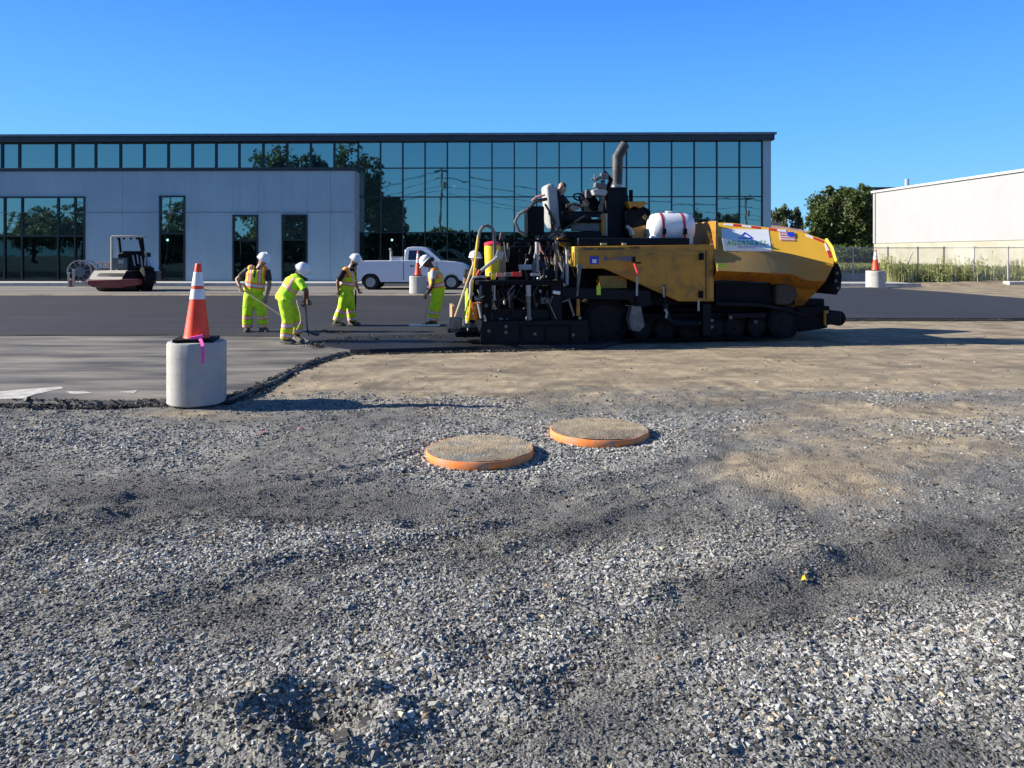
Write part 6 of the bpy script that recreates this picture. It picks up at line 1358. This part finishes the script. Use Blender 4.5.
D = dict(head=(263, 260.5), neck=(260.2, 267, .0), chest=(256.5, 273), pelvis=(253.5, 294), shL=(267.5, 271.5, .02), shR=(247.5, 270.5, -.02), elR=(236.8, 279.5, -.05), haR=(240.5, 288.2, -.18), elL=(269.8, 285, .02), haL=(266.5, 297.5, -.06),
         hipL=(257.5, 296.5, .02), hipR=(249.5, 296.5, -.0), knL=(261.5, 312, -.03), knR=(247.8, 312, -.03), anL=(263, 327.5, .02), anR=(247.5, 328, .0), toeL=(268, 331, -.12), toeR=(246, 331, -.2))
person(b1, jpx(Y1, b1, D), 'worker with grey sleeves and open vest resting both hands by a rake, farthest left', dict(face=(.55, -.75, -.45), skin='a', shirt=mat('charcoal_tee', (.035, .035, .038), .85, var=.2), sleeve=.7, gripR=(.75, .1, -.5), bands=((.20, .42), (.74, .95)), group='road workers in lime clothing'))
# sleeve of worker one is mid grey
q0 = AT(237.5, 286.5, Y1 - .3); q1 = AT(281.5, 315.5, Y1 - .35)
def tool(nm, q0, q1, headfn, label, m_h, r_=.016, cat=None, extra=None):
    t = empty(nm, q1, 0, label, cat or nm); MB().rod(q0 - q1, Vector((0, 0, 0)), r_, 8).build('handle', m_h, t); headfn(t); return t
m_wdh = mat('pale_ash_handle', (.52, .38, .24), .7, var=.15, vs=6)
dq = (q1 - q0).normalized()
q2 = q1 + dq * .12
q2 = AT(288, 319.5, Y1 - .42)
def hd1(t): mb = MB(); mb.box((0, 0, -.02), (.05, .42, .035)); [mb.rod((0, y, -.02), (.01, y, -.11), .006, 5) for y in np.linspace(-.19, .19, 11)]; mb.build('head', m_gk, t)
t1 = tool('rake', AT(223, 277, Y1 - .22) * 0 + q0, q2, hd1, 'pale-handled rake held low by the leftmost worker', m_wdh)
Y2 = 13.9; g2 = G(292, 342, .055); Y2 = g2.y; b2_ = Vector((AT(291, 340, Y2).x, Y2, .05))
D = dict(head=(301.5, 271.5, -.02), neck=(298.5, 274.5), chest=(294, 281.5), pelvis=(284, 298), shL=(290.5, 277, .12), shR=(300, 281.5, -.12), elR=(305.5, 291, -.2), haR=(305, 300.5, -.12), elL=(306, 288, .22), haL=(307.5, 299, .18),
         hipL=(284.5, 300.5, .08), hipR=(285, 301, -.10), knL=(296.5, 318, .10), knR=(288, 320, -.10), anL=(297, 334, .12), anR=(285.8, 339.5, -.12), toeL=(303, 336, -.0), toeR=(291, 341, -.16))
person(b2_, jpx(Y2, b2_, D), 'worker in a lime long shirt bending forward over a shovel, back to the camera', dict(face=(.8, .15, -.62), skin='b', shirt=mat('bright_lime_shirt', (.42, .88, .02), .8, var=.12, vs=9, bs=.9, bscale=12, bdist=.04), sleeve=.85, vest=False, shirt_band=True, gripR=(0, 0, -1), gripL=(0, 0, -1), bands=((.16, .42), (.66, .92)), waist=.2, htilt=-4, group='road workers in lime clothing'))
def hd2(t): mb = MB(); mb.plate([Vector(p) for p in ((-.03, -.11, .10), (.16, -.10, .02), (.20, 0, .01), (.16, .10, .02), (-.03, .11, .10))], (0, 0, 1), .008); mb.build('blade', m_k, t)
t2 = tool('shovel', AT(303.8, 284, Y2 - .02), AT(308, 336, Y2 + .02), hd2, 'dark shovel held by the bending worker', mat('grey_worn_handle', (.16, .13, .11), .7))
MB().tube([AT(297, 300, Y2 - .3) - t2.location, AT(298, 305, Y2 - .3) - t2.location, AT(300.5, 314, Y2 - .3) - t2.location, AT(301, 322, Y2 - .3) - t2.location, AT(297, 330, Y2 - .3) - t2.location], .014, 8).build('hooked_bar', m_wdh, t2)
Y3 = G(347, 325.5, .06).y; b3 = Vector((AT(346, 325, Y3).x, Y3, .06))
D = dict(head=(354.5, 261.3), neck=(351.5, 267), chest=(349, 274), pelvis=(346, 290), shL=(350.5, 270, .16), shR=(343.5, 272, -.16), elR=(337.8, 281, -.22), haR=(338.5, 290.5, -.16), elL=(355, 281, .18), haL=(358, 289, .10),
         hipL=(348, 292, .08), hipR=(345.5, 292.5, -.08), knL=(351, 307, .08), knR=(342.5, 307, -.10), anL=(352.3, 321.5, .1), anR=(336.8, 321.5, -.12), toeL=(358, 323, .05), toeR=(343, 323, -.14))
person(b3, jpx(Y3, b3, D), 'worker in a navy shirt and open vest standing side-on with a dark tool', dict(face=(.85, -.35, -.42), skin='a', shirt=mat('navy_tee', (.008, .010, .022), .85, var=.2), sleeve=.95, gripL=(.3, 0, -1), bands=((.18, .42), (.68, .92)), group='road workers in lime clothing', beard=True))
t3 = tool('shovel', AT(357.3, 287, Y3 + .1), AT(356.5, 318, Y3 + .05), lambda t: MB().plate([Vector(p) for p in ((-.11, -.1, .02), (-.11, .1, .02), (.02, .12, -.1), (.02, -.12, -.1))], (1, 0, .4), .008).build('blade', m_k, t), 'black-handled shovel held by the worker in the navy shirt', m_k, .017)
t3.location = AT(355, 321, Y3 + .05); 
Y4 = G(432, 325, .06).y; b4 = Vector((AT(433, 324, Y4).x, Y4, .06))
D = dict(head=(426.8, 262.3), neck=(431, 267), chest=(435.5, 275), pelvis=(438, 293), shL=(433.5, 272, -.17), shR=(436.5, 271, .16), elL=(432.5, 284.5, -.22), haL=(428, 294, -.14), elR=(434, 285, .16), haR=(428.5, 292, .06),
         hipL=(437, 295, -.08), hipR=(438.5, 295, .08), knL=(434, 309, -.09), knR=(436, 309, .09), anL=(431.8, 321, -.10), anR=(433, 321.5, .1), toeL=(426, 323, -.14), toeR=(427.5, 323, .06))
person(b4, jpx(Y4, b4, D), 'worker facing left in a pale-sleeved shirt pushing a wide lute', dict(face=(-.8, -.25, -.5), skin='b', shirt=mat('pale_grey_tee', (.45, .45, .50), .85, var=.1), sleeve=.6, gripL=(-.1, 0, -1), gripR=(-.1, 0, -1), bands=((.16, .42), (.68, .95)), group='road workers in lime clothing'))
t4 = tool('lute', AT(428.8, 288, Y4 - .12), AT(424.3, 326, Y4 - .25), lambda t: MB().box((0, 0, -.0), (30 * Y4 / F, .05, .07)).build('head', m_wht, t, .006), 'wide flat lute with a wooden handle pushed by the worker facing left', m_wdh, .021)
MB().box((0, -.01, -.06), (28 * Y4 / F, .04, .05)).build('blade', m_k, t4)
# person behind the screed
Y5 = 15.6; b5 = Vector((AT(474, 320, Y5).x, Y5, .06))
def stand(Y, px, hy, s_=1, w_=8.5, hd=2):
    k = 750 / Y; gy = HZ + (CH - .06) * k
    m = lambda z: HZ + (CH - z) * k
    return dict(head=(px, hy), neck=(px, hy + .17 * k), chest=(px, hy + .30 * k), pelvis=(px, hy + .68 * k), shL=(px + .17 * k, hy + .26 * k), shR=(px - .17 * k, hy + .26 * k), elL=(px + .22 * k, hy + .52 * k), elR=(px - .21 * k, hy + .50 * k),
                haL=(px + .16 * k, hy + .72 * k, -.2), haR=(px - .19 * k, hy + .46 * k, -.28), hipL=(px + .09 * k, hy + .72 * k), hipR=(px - .09 * k, hy + .72 * k), knL=(px + .1 * k, m(.50)), knR=(px - .1 * k, m(.50)), anL=(px + .1 * k, m(.14)), anR=(px - .1 * k, m(.14)), toeL=(px + .1 * k, m(.1), -.1), toeR=(px - .1 * k, m(.1), -.1))
person(b5, jpx(Y5, b5, stand(Y5, 475, 258.5)), 'worker in a dark shirt and white helmet mostly hidden behind the paver screed', dict(face=(.35, -.8, -.2), skin='c', shirt=mat('black_tee', (.012, .012, .016), .85), sleeve=.6, vest=False, gripR=(0, 0, 1), group='road workers in lime clothing'))
# operator sitting on the paver
so_ = L(560, 222, 1.25); ow = PF.M @ Vector((so_.x, 1.25, so_.z)); rot = Matrix.Rotation(R(8), 3, 'Z')
J = dict(pelvis=(.06, 0, .10), chest=(-.02, 0, .46), neck=(.0, 0, .60), head=(.03, 0, .735), shL=(-.02, .19, .55), shR=(-.02, -.19, .55), elL=(.17, .24, .33), elR=(.17, -.25, .32), haL=(.40, .12, .42), haR=(.40, -.14, .42), hipL=(.10, .09, .09), hipR=(.10, -.09, .09), knL=(.50, .12, .12), knR=(.50, -.12, .12), anL=(.56, .12, -.24), anR=(.56, -.12, -.24), toeL=(.7, .12, -.3), toeR=(.7, -.12, -.3))
head_w = PF.M @ L(562, 188.5, 1.25)
off = Vector(head_w) - ow - rot @ Vector(J['head'])
op = ow + Vector((off.x, off.y, off.z)); op.z -= 0
J = {k: rot @ Vector(v) for k, v in J.items()}
# boots of a seated figure rest on the operator floor, so the figure's own zero is that floor
fl_z = J['anL'].z - .12; J = {k: v - Vector((0, 0, fl_z)) for k, v in J.items()}; op.z += fl_z
person(op, J, 'operator in dark clothes and a black cap sitting at the paver controls', dict(face=(-.45, -.85, -.1), skin='c', shirt=mat('black_work_shirt', (.010, .011, .015), .85), sleeve=.8, vest=False, helmet=False, pm=mat('dark_trousers', (.012, .013, .018), .85), bands=(), gripL=(0, .3, 1), gripR=(0, .3, 1)))
